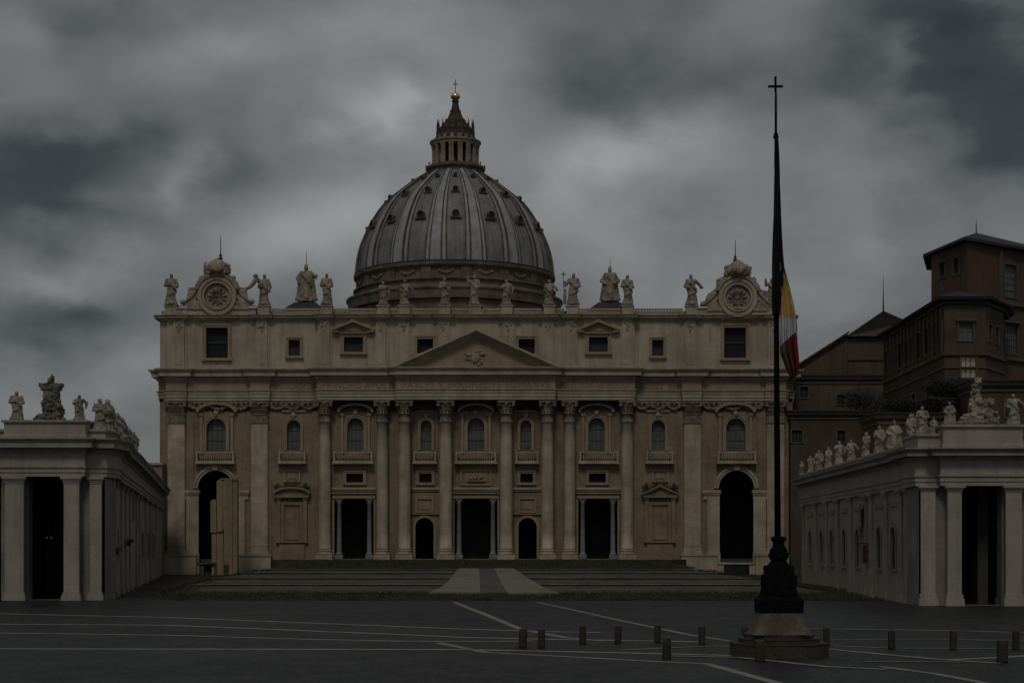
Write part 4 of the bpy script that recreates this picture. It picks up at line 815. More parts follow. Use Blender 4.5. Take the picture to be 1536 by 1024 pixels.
def statue_mesh(pose, seed, mt, voxel=.0135, rough=1.0):
    key = (pose, seed, mt)
    if key in SM: return SM[key]
    P = POSES[pose]; w = P.get('w', 1.0); rr = random.Random(seed); m_ = MB(); n = 28
    ph = rr.uniform(0, 6); tw = rr.uniform(-2.5, 2.5); sw = rr.choice((-1, 1)) * rr.uniform(.012, .03)
    pr = [(0, .15, .13), (.02, .165, .14), (.08, .15, .125), (.2, .13, .11), (.35, .125, .105), (.5, .128, .105), (.6, .122, .095), (.7, .138, .092), (.77, .142, .088), (.81, .118, .075), (.835, .07, .055), (.86, .046, .046), (.9, .042, .044)]
    prof_ = []
    for i in range(len(pr) - 1):
        for k in range(3): t = k / 3; prof_.append(tuple(pr[i][j] + (pr[i + 1][j] - pr[i][j]) * t for j in range(3)))
    prof_.append(pr[-1]); vs = []
    sx = lambda z_: sw * math.sin(z_ * 7)
    for (z_, rx, ry) in prof_:
        ww = 1 + (w - 1) * (1 if z_ < .78 else 0) * (1.25 - z_); fa = max(0, 1 - z_ / .86)
        for i in range(n):
            a = 2 * math.pi * i / n; fold = 1 + rough * fa * (.11 * math.sin(a * 9 + ph + z_ * tw * 2) + .06 * math.sin(a * 5 - ph + z_ * 5)) + .03 * math.sin(a * 4 + z_ * 18)
            vs.append((rx * ww * fold * math.cos(a) + sx(z_), ry * ww * fold * math.sin(a) - .02 * math.sin(z_ * 5), .05 + z_ * .95))
    k = len(prof_); m_.add(vs, [(j * n + i, j * n + (i + 1) % n, (j + 1) * n + (i + 1) % n, (j + 1) * n + i) for j in range(k - 1) for i in range(n)] + [tuple(range(n)), tuple((k - 1) * n + i for i in range(n))], world=True)
    hx = sx(.9) + rr.uniform(-.012, .012); zt = .935
    m_.ball((hx, -.012, zt), (.047, .054, .062), 16, 10); m_.ball((hx, .012, zt + .012), (.053, .05, .06), 14, 9, wob=.35, seed=seed); m_.ball((hx, -.05, zt - .035), (.028, .028, .04), 10, 7, wob=.3, seed=seed + 2); m_.ball((hx, -.068, zt - .002), (.009, .014, .016), 6, 5)
    for s_, side in ((-1, 'l'), (1, 'r')):
        e, h = P[side]; e = (e[0] * (1 + (w - 1) * .4), e[1], e[2]); sh = (s_ * .115, 0, .8); m_.tube([sh, e], [.05, .05], 10); m_.ball(e, .05, 10, 6); m_.ball(sh, .055, 10, 6)
        mid = tuple((e[j] + h[j]) / 2 for j in range(3)); m_.tube([e, mid, h], [.05, .042, .028], 10); m_.ball(h, (.026, .03, .034), 8, 6)
        m_.tube([mid, (mid[0], mid[1] + .01, mid[2] - .12)], [.04, .015], 8)    # hanging sleeve
    m_.tube([(-.12, .03, .8), (-.05, -.1, .7), (.08, -.11, .52), (.13, -.03, .4)], [.045, .045, .05, .04], 9)   # cloak across
    m_.tube([(.12, -.05, .45), (.02, -.125, .36), (-.1, -.1, .3)], [.035, .04, .03], 9)
    if P.get('cloak'):
        for s_ in (-1, 1): m_.tube([(s_ * .13, .03, .78), (s_ * .15, .03, .55), (s_ * .17, .02, .25), (s_ * .2, .0, .04)], [.05, .06, .075, .09], 10)
        m_.tube([(0, -.08, .5), (0, -.14, .2), (.03, -.17, .06)], [.06, .07, .07], 8)
    if P.get('rod'): m_.ball((hx, 0, zt + .07), (.04, .04, .035), 10, 6)
    if P.get('book'): m_.add([(-.12, -.17, .56), (.02, -.17, .56), (.02, -.13, .56), (-.12, -.13, .56), (-.12, -.2, .7), (.02, -.2, .7), (.02, -.16, .7), (-.12, -.16, .7)], [(0, 1, 2, 3), (4, 5, 6, 7), (0, 1, 5, 4), (1, 2, 6, 5), (2, 3, 7, 6), (3, 0, 4, 7)], world=True)
    if P.get('staff'):
        x, h, cr = P['staff']; m_.tube([(x + .02, -.08, .02), (x, -.08, h)], .014, 8)
        if cr: m_.tube([(x - .08, -.08, h - .1), (x + .08, -.08, h - .1)], .018, 8); m_.tube([(x, -.08, h - .2), (x, -.08, h)], .02, 8); m_.tube([(x + .03, -.06, .02), (x + .05, -.05, .5)], [.05, .04], 8)
    m_.ball((-.05 + sx(0), -.13, .06), (.035, .06, .025), 8, 6); m_.ball((.06, -.12, .06), (.035, .06, .025), 8, 6)
    m_.lathe(0, 0, [(.19 * (1 + (w - 1) * .8), 0), (.19 * (1 + (w - 1) * .8), .045), (.17 * w, .06)], 8, smooth=False)
    for j in range(3): a = rr.uniform(0, 6.28); m_.ball((.12 * math.cos(a), .11 * math.sin(a), .07), (.06, .05, .05), 8, 6, wob=.5, seed=j)
    me = remeshed(m_, voxel, 'statue', [mt]); 
    push(me, lambda c: noise.noise(c * 16 + Vector((seed, 0, 0))) * .007 * rough)
    SM[key] = me; return me
def statue(pose, seed, mt, loc, h, rz, label, group, sx=1.0, rough=1.0):
    me = statue_mesh(pose, seed, mt, rough=rough); o = bpy.data.objects.new('statue', me); C.objects.link(o)
    o.location = loc; o.scale = (h * sx, h * sx, h); o.rotation_euler = (0, 0, rz); return tag(o, label, 'statue', group)
G1 = 'stone statues along the top of the basilica facade'; Ys = F - .25
def fs(px, top, bot, pose, seed, rz, label, sx=1.0, Y=Ys):
    z0_ = fz(bot, Y); h = fz(top, Y) - z0_; return statue(pose, seed, 'statue_brown', (fx(px, Y), Y, z0_), h, rz, label, G1, sx * 1.1)
fs(257, 410.5, 457.6, 'folded', 1, .25, 'robed stone statue left of the left clock, at the facade corner', 1.02)
fs(396.6, 411.5, 457.6, 'book', 2, -.15, 'broad robed stone statue just right of the left clock')
fs(490, 410, 457.6, 'folded', 3, -.1, 'slim standing stone statue just right of the large cloaked left figure', .95)
fs(575, 422.5, 457.6, 'twist', 4, .3, 'leftmost stone statue in front of the dome base', 1.1)
fs(607, 419.5, 457.6, 'down_out', 5, .1, 'second stone statue from the left in front of the dome base')
fs(667, 416.5, 457.6, 'folded', 6, .5, 'third stone statue from the left in front of the dome, hands at its chest', 1.05)
fs(712, 412.5, 457.6, 'raised', 7, -.2, 'central stone statue over the pediment with one arm raised', .95)
fs(760, 419.5, 457.6, 'twist', 8, -.4, 'stone statue in front of the dome, first right of the central one', 1.05)
fs(824, 419.5, 457.6, 'down_out', 9, -.5, 'rightmost stone statue in front of the dome, its arm held outward', 1.15)
fs(860, 410, 457.6, 'cross', 10, -.1, 'stone statue holding a tall cross, just right of the dome')
fs(941, 412.5, 457.6, 'folded', 11, .2, 'slim standing stone statue just right of the large cloaked right figure')
fs(1037, 411.5, 457.6, 'down_out', 12, .15, 'stone statue left of the right clock reaching towards it', 1.05)
fs(1157, 418, 457.6, 'raised', 13, .2, 'stone statue at the right facade corner, half hidden behind the flagpole')
for (px, top, bot, pose, rodtop, lab) in ((459.5, 398, 453, 'wide', 378, 'large cloaked stone statue with a rod on its head, left of the dome'), (915, 401, 453, 'mound', 388, 'large mound-shaped cloaked stone statue with a rod on its head, right of the dome')):
    o = fs(px, top, bot, pose, 14, 0, lab, 1.0, F + 4.3); 
    q = MB(); x = fx(px + .3, F + 4.3); q.tube([(x, F + 4.3, fz(top + 3, F + 4.3)), (x, F + 4.3, fz(rodtop, F + 4.3))], [.07, .04], 6)
    r_ = part(q, 'lightning_rod', 'roof_dark'); 
    import mathutils
    r_.data.transform(mathutils.Matrix.LocRotScale(o.location, o.rotation_euler, o.scale).inverted()); r_.parent = o

# ------------------------------------------------------------------ colonnade wings
def block(mb, path, z0, z1, back): pass
def wingcap(mb, fr, u0, u1, d, z0, z1):
    mb.fr = fr; h = z1 - z0; mb.box(u0 - .05, u1 + .05, .0, d + .06, z0, z0 + h * .3); mb.box(u0 - .12, u1 + .12, 0, d + .14, z0 + h * .3 + .002, z0 + h * .62); mb.box(u0 - .25, u1 + .25, 0, d + .26, z0 + h * .62 + .002, z1)
def wpil(parent, fr, u0, u1, d, zt, zcap, base=.7, mt='wing_stone'):
    q = MB(fr); q.box(u0, u1, .01, d, base, zcap); wingcap(q, fr, u0, u1, d, zcap + .002, zt - .002)
    q.box(u0 - .2, u1 + .2, .01, d + .2, .0, base * .62); q.box(u0 - .1, u1 + .1, .01, d + .1, base * .62 + .002, base - .002); part(q, 'pilaster', mt, parent)
# ---- right wing
RW = thing('colonnade_wing', 'pale stone colonnade wing with arched slit windows at the right of the square', 'building', (40, 140, 0))
YR = 136.0; xr = lambda p, Y=YR: fx(p, Y)
FRr = (0, YR, 1, 0)
q = MB(FRr); q.wall(xr(1381) + .05, xr(1534), 0, 10.2, -.8, [(xr(1441), xr(1507), 0.02, 10.15)], 1.4)
q.wall(xr(1534), 66, 0, 10.2, -.8, [(xr(1560), xr(1626), .02, 10.15)], 1.4)
q.box(xr(1381) + .05, xr(1381) + .3, -.8, -5, 0, 10.2)
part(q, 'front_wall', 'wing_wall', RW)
P0 = Vector((36.6, 202)); P1 = Vector((35.2, 141)); dv = (P1 - P0); LR = dv.length; dv.normalize(); FRs = (P0.x, P0.y, dv.x, dv.y)
def hitu(px, P0=P0, dv=dv):   # distance along the wall where the sight line through px meets it
    k = (px - 768) / FPX; return (k * P0.y - P0.x) / (dv.x - k * dv.y)
holes = []; WN = [1216, 1233, 1248, 1267, 1287, 1319, 1341]
for p in WN: u = hitu(p); holes.append((u - .95, u + .95, 3.0, 6.9, True))
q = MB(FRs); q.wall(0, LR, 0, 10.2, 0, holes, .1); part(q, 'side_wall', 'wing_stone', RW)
for h in holes:
    q = MB(FRs); i = outline(h[0], h[1], h[2], h[3], True); q.ring(i, outline(h[0] - .3, h[1] + .3, h[2], h[3] + .3, True), -.02, .14); q.box(h[0] - .5, h[1] + .5, .02, .2, h[2] - .25, h[2]); q.mi = 0
    q.box(h[0] - .8, h[1] + .8, .02, .12, 8.7, 9.1); o = part(q, 'slit_window', 'wing_cornice', RW)
    q = MB(FRs); q.box(h[0], h[1], -.2, -.09, h[2], h[3]); part(q, 'pane', 'black_pane', o)
for p in (1206, 1224.5, 1240.5, 1257.5, 1277, 1299, 1307.5, 1330, 1352, 1362): u = hitu(p); wpil(RW, FRs, u - .7, u + .7, .16, 10.2, 9.6)
# a darker niche with rusty brackets
u = hitu(1303); q = MB(FRs); q.box(u - .5, u + .5, .3, .55, 3.4, 5.2); q.box(u - .9, u + .2, .3, .7, 5.3, 5.45); o = part(q, 'bracket', 'rust_red', RW)
u = hitu(1297); q = MB(FRs); q.box(u - .5, u + .1, .1, .45, 5.4, 8.9); q.box(u - .2, u + .6, .45, .5, 7.0, 9.4); part(q, 'hanging_cable', 'carved_stone', RW)
for a, b_ in ((1381.6, 1403),): wpil(RW, (0, YR + .8, 1, 0), fx(a, YR + .5), fx(b_, YR + .5), .35, 10.2, 9.75, 1.0)
for a, b_ in ((1420, 1441), (1507, 1531)): wpil(RW, FRr, xr(a), xr(b_), .35, 10.2, 9.7, 1.0)
pr_ = [(36.6, 202), (35.2, 141), (xr(1381), 141), (xr(1381), YR + .8), (xr(1415), YR + .8), (xr(1415), YR), (xr(1534), YR), (xr(1534), YR + .8), (66, YR + .8)]
def entab(parent, path, zs, names=('architrave', 'frieze', 'cornice'), k=1.0):
    a0, a1, f1, c1 = zs
    q = MB(); h = a1 - a0; q.mold(path, [(-2.2, a0), (.3, a0), (.3, a0 + h * .4), (.38, a0 + h * .4), (.38, a0 + h * .8), (.5, a0 + h * .85), (.52, a1), (-2.2, a1)]); part(q, names[0], 'wing_stone', parent)
    q = MB(); q.mold(path, [(-2.2, a1 + .004), (.32, a1 + .004), (.32, f1), (-2.2, f1)]); part(q, names[1], 'wing_stone', parent)
    q = MB(); h = c1 - f1; q.mold(path, [(-2.2, f1 + .004), (.4, f1 + .004), (.5, f1 + h * .2), (.62, f1 + h * .24), (.62, f1 + h * .34), (1.2, f1 + h * .36), (1.2, f1 + h * .66), (1.35, f1 + h * .8), (1.5, f1 + h * .92), (1.5, c1), (-2.2, c1 + .02)]); part(q, names[2], 'wing_cornice', parent)
entab(RW, pr_, (10.2, 11.1, 12.35, 13.35))
def parapet(parent, path, z0_, z1_):
    q = MB(); q.mold(path, [(-1.3, z0_), (.1, z0_), (.1, z0_ + .3), (.0, z0_ + .35), (.0, z1_ - .28), (.22, z1_ - .2), (.22, z1_), (-1.3, z1_ + .01)]); part(q, 'parapet', 'wing_stone', parent)
parapet(RW, pr_[:2], 13.38, 14.15); parapet(RW, [(35.3, 141.3), (xr(1381), 141.3), (xr(1381), YR + .8), (xr(1415) + .0, YR + .8)], 13.385, 14.68); parapet(RW, [(xr(1415), YR + 4), (xr(1415), YR), (xr(1534), YR), (xr(1534), YR + 4)], 13.39, 15.4); parapet(RW, [(xr(1534), YR + .8), (66, YR + .8)], 13.385, 14.68)
q = MB(); q.slab([(36, 137.5), (66, 137.5), (66, 200), (37.5, 200)], 10.25, 13.3); q.slab([(36.6, 152), (66, 152), (66, 153), (36.6, 153)], 0, 10.2); q.slab([(65, 138), (66, 138), (66, 152), (65, 152)], 0, 10.2)
q.slab([(35.3, 141.2), (36.4, 141.2), (37.8, 202.0), (36.7, 202.0)], 10.22, 13.3); q.slab([(36.7, 201), (60, 201), (60, 202), (36.7, 202)], 0, 13.3)
part(q, 'core', 'wing_wall', RW)
q = MB(); q.slab([(40.6, 139.5), (41.5, 139.5), (42.2, 151.5), (41.3, 151.5)], 0, 10.2); q.slab([(36.2, 148), (60, 148), (60, 148.4), (36.2, 148.4)], 0, 10.2); part(q, 'passage_wall', 'interior', RW)
for a in (1496, 1503):
    wpil(RW, (0, YR + 2.6, 1, 0), fx(a, YR + 2.6), fx(a + 12, YR + 2.6), .3, 10.1, 9.6, 1.0, 'wing_wall')
G2 = 'weathered stone statues along the right colonnade wing'
RS = [(1198, 690, 709, 'folded', 'farthest small pale statue at the far end of the right wing'), (1211, 685, 708, 'twist', 'second statue from the far end of the right wing, small and thin'),
      (1223.5, 679, 706, 'book', 'third statue from the far end of the right wing'), (1238, 675.5, 703, 'folded', 'fourth statue from the far end of the right wing'), (1253.5, 666, 697.5, 'twist', 'fifth statue from the far end of the right wing, pointed in outline'),
      (1271, 661, 690, 'down_out', 'sixth statue from the far end of the right wing, arm held out'), (1293.6, 649.5, 682.5, 'folded', 'pale statue on the right wing above the fourth and fifth slit windows'), (1313, 642, 679, 'book', 'pale statue on the right wing, eighth from its far end'),
      (1335, 634.5, 672, 'mound', 'stooping bulky statue on the right wing, ninth from its far end'), (1360, 623.5, 664, 'folded', 'tall statue on the right wing, last one before the lower corner parapet'),
      (1374, 618, 655, 'twist', 'dim statue standing behind the corner statue of the right wing')]
for i, (px, top, bot, pose, lab) in enumerate(RS):
    u = hitu(px); x, y = P0.x + dv.x * u + .4, P0.y + dv.y * u; Yh = y; bz = 14.16; h = (bot - top) * Yh / FPX * 1.02
    if px > 1370: x, y, bz, h = 35.9, 143.5, 14.16, 2.5
    statue(pose, 20 + i % 4, 'statue_pale', (x, y, bz), h * 1.1, -1.0 + .3 * (i % 3), lab, G2, 1.15, 1.6)
statue('folded', 21, 'statue_pale', (xr(1389), YR + 1.2, 14.69), 2.35, -.3, 'hooded statue on the low corner parapet of the right wing', G2, 1.25, 1.6)
statue('mound', 22, 'statue_pale', (xr(1411), YR + 2.2, 14.69), 1.5, .2, 'short crouching statue just left of the kneeling one on the right wing', G2, 1.0, 1.6)
statue('mound', 23, 'statue_pale', (xr(1428), YR + .7, 15.41), 1.95, -.3, 'kneeling statue at the left foot of the right wing coat of arms', G2, 1.0, 1.6)
statue('down_out', 21, 'statue_pale', (xr(1524), YR + .7, 15.41), 2.65, -.2, 'statue at the right edge of the photo beside the right coat of arms', G2, 1.25, 1.6)
# ---- sculpted coats of arms
def arms(cx, Y, z0_, blobs, name, mt, label, cat='sculpture', seed=0, boxes=()):
    q = MB((0, 0, 1, 0)); rr = random.Random(seed)
    for b_ in boxes: q.box(*b_)
    for (dx, dz, rx, rz_, n) in blobs:
        q.ball((dx, 0, dz), (rx, min(.5, rx), rz_), 14, 10, wob=.3, seed=seed + dx)
        for k in range(n):
            a = rr.uniform(0, 6.28); q.ball((dx + rx * math.cos(a) * .9, rr.uniform(-.5, .1), dz + rz_ * math.sin(a) * .9), (rr.uniform(.12, .3), rr.uniform(.15, .3), rr.uniform(.14, .36)), 9, 7, wob=.8, seed=k)
    me = remeshed(q, .055, name, [mt])
    push(me, lambda c: noise.noise(c * 4.5) * .09)
    o = bpy.data.objects.new(name, me); C.objects.link(o); o.location = (cx, Y, z0_); return tag(o, label, cat)
arms(xr(1472), YR + .8, 15.4, [(-.9, .5, .6, .5, 8), (0, .6, .8, .6, 10), (.95, .5, .6, .5, 8), (-.35, 1.5, .5, .75, 12), (.55, 1.45, .62, .6, 10), (1.0, 1.0, .35, .6, 6), (-.25, 2.5, .38, .55, 10), (-.2, 3.2, .3, .42, 7), (-.2, 3.8, .2, .3, 3), (1.45, .2, .35, .2, 3), (-1.4, .25, .35, .3, 3), (.9, 1.95, .3, .2, 4)],
     'coat_of_arms_sculpture', 'statue_pale', 'tall pyramid of carved figures forming a coat of arms on the right wing', seed=5)
# ---- left wing
LW = thing('colonnade_wing', 'pale stone colonnade wing with a tall dark opening at the left edge of the square', 'building', (-45, 152, 0))
YL = 150.0; xl = lambda p, Y=YL: fx(p, Y); FRl = (0, YL, 1, 0)
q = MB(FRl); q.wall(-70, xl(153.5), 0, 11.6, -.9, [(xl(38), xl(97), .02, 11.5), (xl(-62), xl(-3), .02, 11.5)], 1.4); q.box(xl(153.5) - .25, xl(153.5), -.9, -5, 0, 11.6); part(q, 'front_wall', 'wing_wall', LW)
for a, b_ in ((9, 37), (97, 120)): wpil(LW, FRl, xl(a), xl(b_), .35, 11.6, 10.95, .75)
for a, b_ in ((135.5, 153.5), (-20, -3)): wpil(LW, (0, YL + .9, 1, 0), fx(a, YL + .7), fx(b_, YL + .7) - .05, .35, 11.6, 10.95, .75)
Q0 = Vector((-38.9, 155.0)); Q1 = Vector((-62.5, 286)); dl = Q1 - Q0; LL = dl.length; dl.normalize(); FRw = (Q0.x, Q0.y, dl.x, dl.y)
def hitl(px): k = (px - 768) / FPX; return (k * Q0.y - Q0.x) / (dl.x - k * dl.y)
wl = [(176, 3.6, 6.6), (198.5, 8.3, 11.2), (213, 3.6, 6.8), (222, 3.6, 6.8), (229, 3.6, 6.8)]
hs = [(hitl(p) - .9 - (p - 176) * .03, hitl(p) + .9 + (p - 176) * .03, a, b_) for p, a, b_ in wl]
q = MB(FRw); q.wall(0, LL, 0, 11.6, 0, hs, .12); part(q, 'side_wall', 'wing_stone', LW)
for h in hs:
    q = MB(FRw); q.ring(outline(*h), [(h[0] - .3, h[2] - .3), (h[0] - .3, h[3] + .3), (h[1] + .3, h[3] + .3), (h[1] + .3, h[2] - .3)], -.02, .16, closed=True); o = part(q, 'side_window', 'wing_cornice', LW); q = MB(FRw); q.box(h[0], h[1], -.2, -.1, h[2], h[3]); part(q, 'pane', 'black_pane', o)
for p in (165.5, 172, 181.5, 188, 194.5, 204, 208.5, 217.5, 225.5, 233): u = hitl(p); w = .9 + u * .008; wpil(LW, FRw, u - w, u + w, .2, 11.6, 10.9)
for p, z_ in ((160, 4.6), (186.5, 5.5)):
    u = max(.8, hitl(p)); q = MB(FRw); q.box(u - .5, u + .5, .3, 1.0, z_, z_ + .35); q.box(u - .3, u + .3, .3, .7, z_ - .4, z_ - .003); part(q, 'bracket', 'dark_stone', LW)
pl_ = [(-70, YL + .9), (xl(6), YL + .9), (xl(6), YL), (xl(123), YL), (xl(123), YL + .9), (xl(153.5), YL + .9), (xl(153.5) + .15, 155), (-40.2, 164), (-43, 180), (-62.5, 286)]
entab(LW, pl_, (11.6, 12.55, 13.75, 15.15))
parapet(LW, [(xl(6), YL + 4), (xl(6), YL), (xl(128), YL), (xl(128), YL + 4)], 15.19, 16.9); parapet(LW, [(-70, YL + .9), (xl(6), YL + .9)], 15.185, 16.1); parapet(LW, [(xl(128), YL + .9), (xl(153.5), YL + .9), (xl(153.5) + .15, 155), (-40.2, 164), (-43, 180), (-62.5, 286)], 15.187, 16.1)
q = MB(); q.slab([(-70, 152), (-38.8, 152), (-38.9, 155), (-43.1, 180), (-62.6, 286), (-78, 286)], 11.65, 15.1); q.slab([(-70, 166), (-43, 166), (-43, 167), (-70, 167)], 0, 11.6); q.slab([(-70, 152), (-69, 152), (-69, 166), (-70, 166)], 0, 11.6); part(q, 'core', 'wing_wall', LW)
q = MB(); q.slab([(-47, 153.5), (-46.6, 153.5), (-46.6, 160), (-47, 160)], 0, 11.6); q.slab([(-68, 161), (-41, 161), (-41, 161.4), (-68, 161.4)], 0, 11.6); part(q, 'passage_wall', 'interior', LW)
for p in (70.5, 77): 
    q = MB(); x = fx(p, 160); q.ball((x, 160, fz(806, 160)), (.06, .06, .08), 8, 6); q.mi = 1; q.tube([(x, 160, fz(805, 160)), (x, 160, 11.6)], .02, 4); o = part(q, 'hanging_lamp', ['lamp_glow', 'iron'], loc=(x, 160, fz(806, 160))); tag(o, 'left tiny glowing lamp hanging in the dark opening of the left wing' if p < 74 else 'right tiny glowing lamp hanging in the dark opening of the left wing', 'lamp', 'lamps in the dark left opening')
G3 = 'weathered stone statues along the left colonnade wing'
statue('folded', 21, 'statue_pale', (xl(21.5), YL + .7, 16.91), 2.75, .3, 'leftmost hooded statue on the left wing, left of the dark carved block', G3, 1.3, 1.6)
statue('twist', 21, 'statue_pale', (xl(116), YL + .7, 16.91), 2.4, -.2, 'bulky statue on the left wing, right of the dark carved block', G3, 1.35, 1.6)
arms(xl(74), YL + .8, 16.9, [(-.75, .35, .6, .35, 5), (.1, .5, .75, .6, 10), (.65, .8, .45, .8, 6), (-.35, 1.2, .5, .7, 8), (.4, 1.5, .5, .7, 8), (.05, 2.2, .6, .5, 8), (0, 2.7, .62, .4, 8), (.05, 3.72, .22, .3, 3), (-1.25, .12, .45, .16, 3), (1.0, .15, .3, .15, 2)],
     'coat_of_arms_sculpture', 'sculpture_dark', 'dark carved coat of arms with a crown block on the left wing', seed=9, boxes=[(-1.12, 1.0, -.55, .5, 3.15, 3.5), (-.95, .85, -.5, .5, 2.85, 3.2), (-.7, .7, -.45, .45, 1.2, 2.9), (.0, .08, -.04, .04, 3.9, 4.45)])
LSn = ['first and largest statue of the row running back along the left wing', 'second statue of the receding row on the left wing', 'third statue of the receding row on the left wing, half behind the second', 'fourth statue of the receding row on the left wing, with a pointed head',
       'fifth statue of the receding row on the left wing', 'sixth statue of the receding row on the left wing', 'seventh statue of the receding row on the left wing', 'eighth statue of the receding row on the left wing', 'last and smallest statue of the receding row on the left wing']
for i, p in enumerate((150, 160, 167, 174.5, 181, 187.5, 193, 198.5, 204)):
    if i == 0: x, y = fx(150, 152.3), 152.3
    else: u = max(1, hitl(p)); x, y = Q0.x + dl.x * u - .35, Q0.y + dl.y * u
    statue(('folded', 'book', 'twist', 'down_out')[i % 4], 20 + i % 4, 'statue_pale', (x, y, 16.11), 3.0 + .15 * (i % 3), .7 + .25 * (i % 3), LSn[i], G3, 1.3, 1.6)
# wall between the left wing and the basilica
lk = thing('boundary_wall', 'dark stained wall joining the left wing to the basilica corner', 'wall', (fx(225, 290), 291, 0))
q = MB(); q.slab([(fx(190, 290), 290), (fx(243, 290), 290), (fx(243, 290), 294), (fx(190, 290), 294)], 0, fz(697, 290)); part(q, 'wall', 'travertine_wall', lk)
q = MB(); q.slab([(fx(190, 289.7), 289.6), (fx(244, 289.7), 289.6), (fx(244, 290), 294.2), (fx(190, 290), 294.2)], fz(697, 290) + .003, fz(693.5, 290)); q.slab([(fx(190, 289.7), 289.8), (fx(244, 289.7), 289.8), (fx(244, 290), 290 - .003), (fx(190, 290), 290 - .003)], fz(735, 290), fz(731, 290)); part(q, 'coping', 'cornice_stone', lk)

# ------------------------------------------------------------------ palaces at the right
def wfrm(p, q_):
    p, q_ = Vector(p), Vector(q_); d = (q_ - p); L_ = d.length; d.normalize(); return (p.x, p.y, d.x, d.y), L_
def facade(parent, p, q_, z0_, z1_, wins, mt, name='wall', fmt='grey_plaster', pmt='dark_pane', fw=.25):
    fr, L_ = wfrm(p, q_); m_ = MB(fr); m_.wall(0, L_, z0_, z1_, 0, [w[:4] for w in wins], .45); part(m_, name, mt, parent)
    for w in wins:
        q = MB(fr); q.ring(outline(*w[:4]), [(w[0] - fw, w[2] - fw), (w[0] - fw, w[3] + fw), (w[1] + fw, w[3] + fw), (w[1] + fw, w[2] - fw)], -.02, .14, closed=True)
        if len(w) > 5: q.box(w[0] - fw * 2, w[1] + fw * 2, .14, .5, w[3] + fw, w[3] + fw + .3)
        o = part(q, 'window', fmt, parent); q = MB(fr); q.add([(w[0], -.35, w[2]), (w[1], -.35, w[2]), (w[1], -.35, w[3]), (w[0], -.35, w[3])], [(0, 1, 2, 3)]); q.mi = 1; n = max(2, int((w[1] - w[0]) / .55)); nz_ = max(2, int((w[3] - w[2]) / 1.0))
        for k in range(1, n): u = w[0] + (w[1] - w[0]) * k / n; q.box(u - .05, u + .05, -.33, -.27, w[2], w[3])
        for k in range(1, nz_): z_ = w[2] + (w[3] - w[2]) * k / nz_; q.box(w[0], w[1], -.33, -.28, z_ - .04, z_ + .04)
        part(q, 'pane', [w[4] if len(w) > 4 and w[4] else pmt, 'glazing_bar'], o)
    return fr, L_
# tower
Y1 = 250.; C1 = (fx(1451, Y1), Y1); C0 = (fx(1397, 262), 262.); C2 = (fx(1600, 266), 266.)
TW = thing('palace_tower', 'tall red-brown plastered palace tower under a dark overhanging roof, far right', 'building', (75, 252, 0)); zt1 = fz(362, Y1)
frA, LA = wfrm(C0, C1)
facade(TW, C0, C1, 0, zt1, [(LA * .24, LA * .40, fz(416, 259), fz(395, 259)), (LA * .64, LA * .78, fz(411, 254), fz(388, 254))], 'red_plaster', fw=.3)
ux = lambda px: (lambda k: (k * C1[1] - C1[0]) / ((C2[0] - C1[0]) / math.dist(C1, C2) - k * (C2[1] - C1[1]) / math.dist(C1, C2)))((px - 768) / FPX)
facade(TW, C1, C2, 0, zt1, [(ux(1507), ux(1524), fz(444, 256), fz(396, 256), 'curtain'), (ux(1507), ux(1526), fz(529, 256), fz(486, 256), 'curtain', 1), (ux(1550), ux(1568), fz(444, 258), fz(396, 258), 'curtain'), (ux(1550), ux(1568), fz(529, 258), fz(486, 258), 'curtain', 1)], 'red_plaster')
q = MB(wfrm(C1, C2)[0]); q.box(ux(1498), ux(1502), .02, .3, fz(540, 256), fz(378, 256)); q.box(ux(1498), ux(1600), .02, .5, fz(458, 256), fz(452, 256)); q.box(ux(1498), ux(1600), .02, .45, fz(540, 256), fz(534, 256)); part(q, 'pilaster_trim', 'grey_plaster', TW)
q = MB(); q.slab([C1, C2, (C2[0], C2[1] + 15), (C0[0] + 2, C0[1] + 12), C0], zt1 - 1, zt1 - .5); o1 = 1.6
rf = [(fx(1384.5, 263.5), 263.5), (C1[0] - .9, C1[1] - 1.5), (C2[0], C2[1] - 1.7), (C2[0], C2[1] + 14), (fx(1390, 276), 276)]; zr = zt1
q = MB(); n = 5; pk = (C1[0] + 4, C1[1] + 9, zr + 3.1)
q.add([(x, y, zr) for x, y in rf] + [(x, y, zr + .45) for x, y in rf] + [pk, (C2[0], C2[1] + 4, zr + 2.0)], [(0, 1, 2, 3, 4)] + [(i, (i + 1) % 5, 5 + (i + 1) % 5, 5 + i) for i in range(5)] + [(5, 6, 10), (6, 7, 11, 10), (7, 8, 11), (8, 9, 10, 11), (9, 5, 10)], world=True); part(q, 'roof', 'roof_dark', TW)
q = MB(); q.tube([(C1[0] + 4, C1[1] + 9, zr + 2.9), (C1[0] + 4, C1[1] + 9, zr + 5.2)], [.12, .03], 6); part(q, 'roof_finial', 'roof_dark', TW)
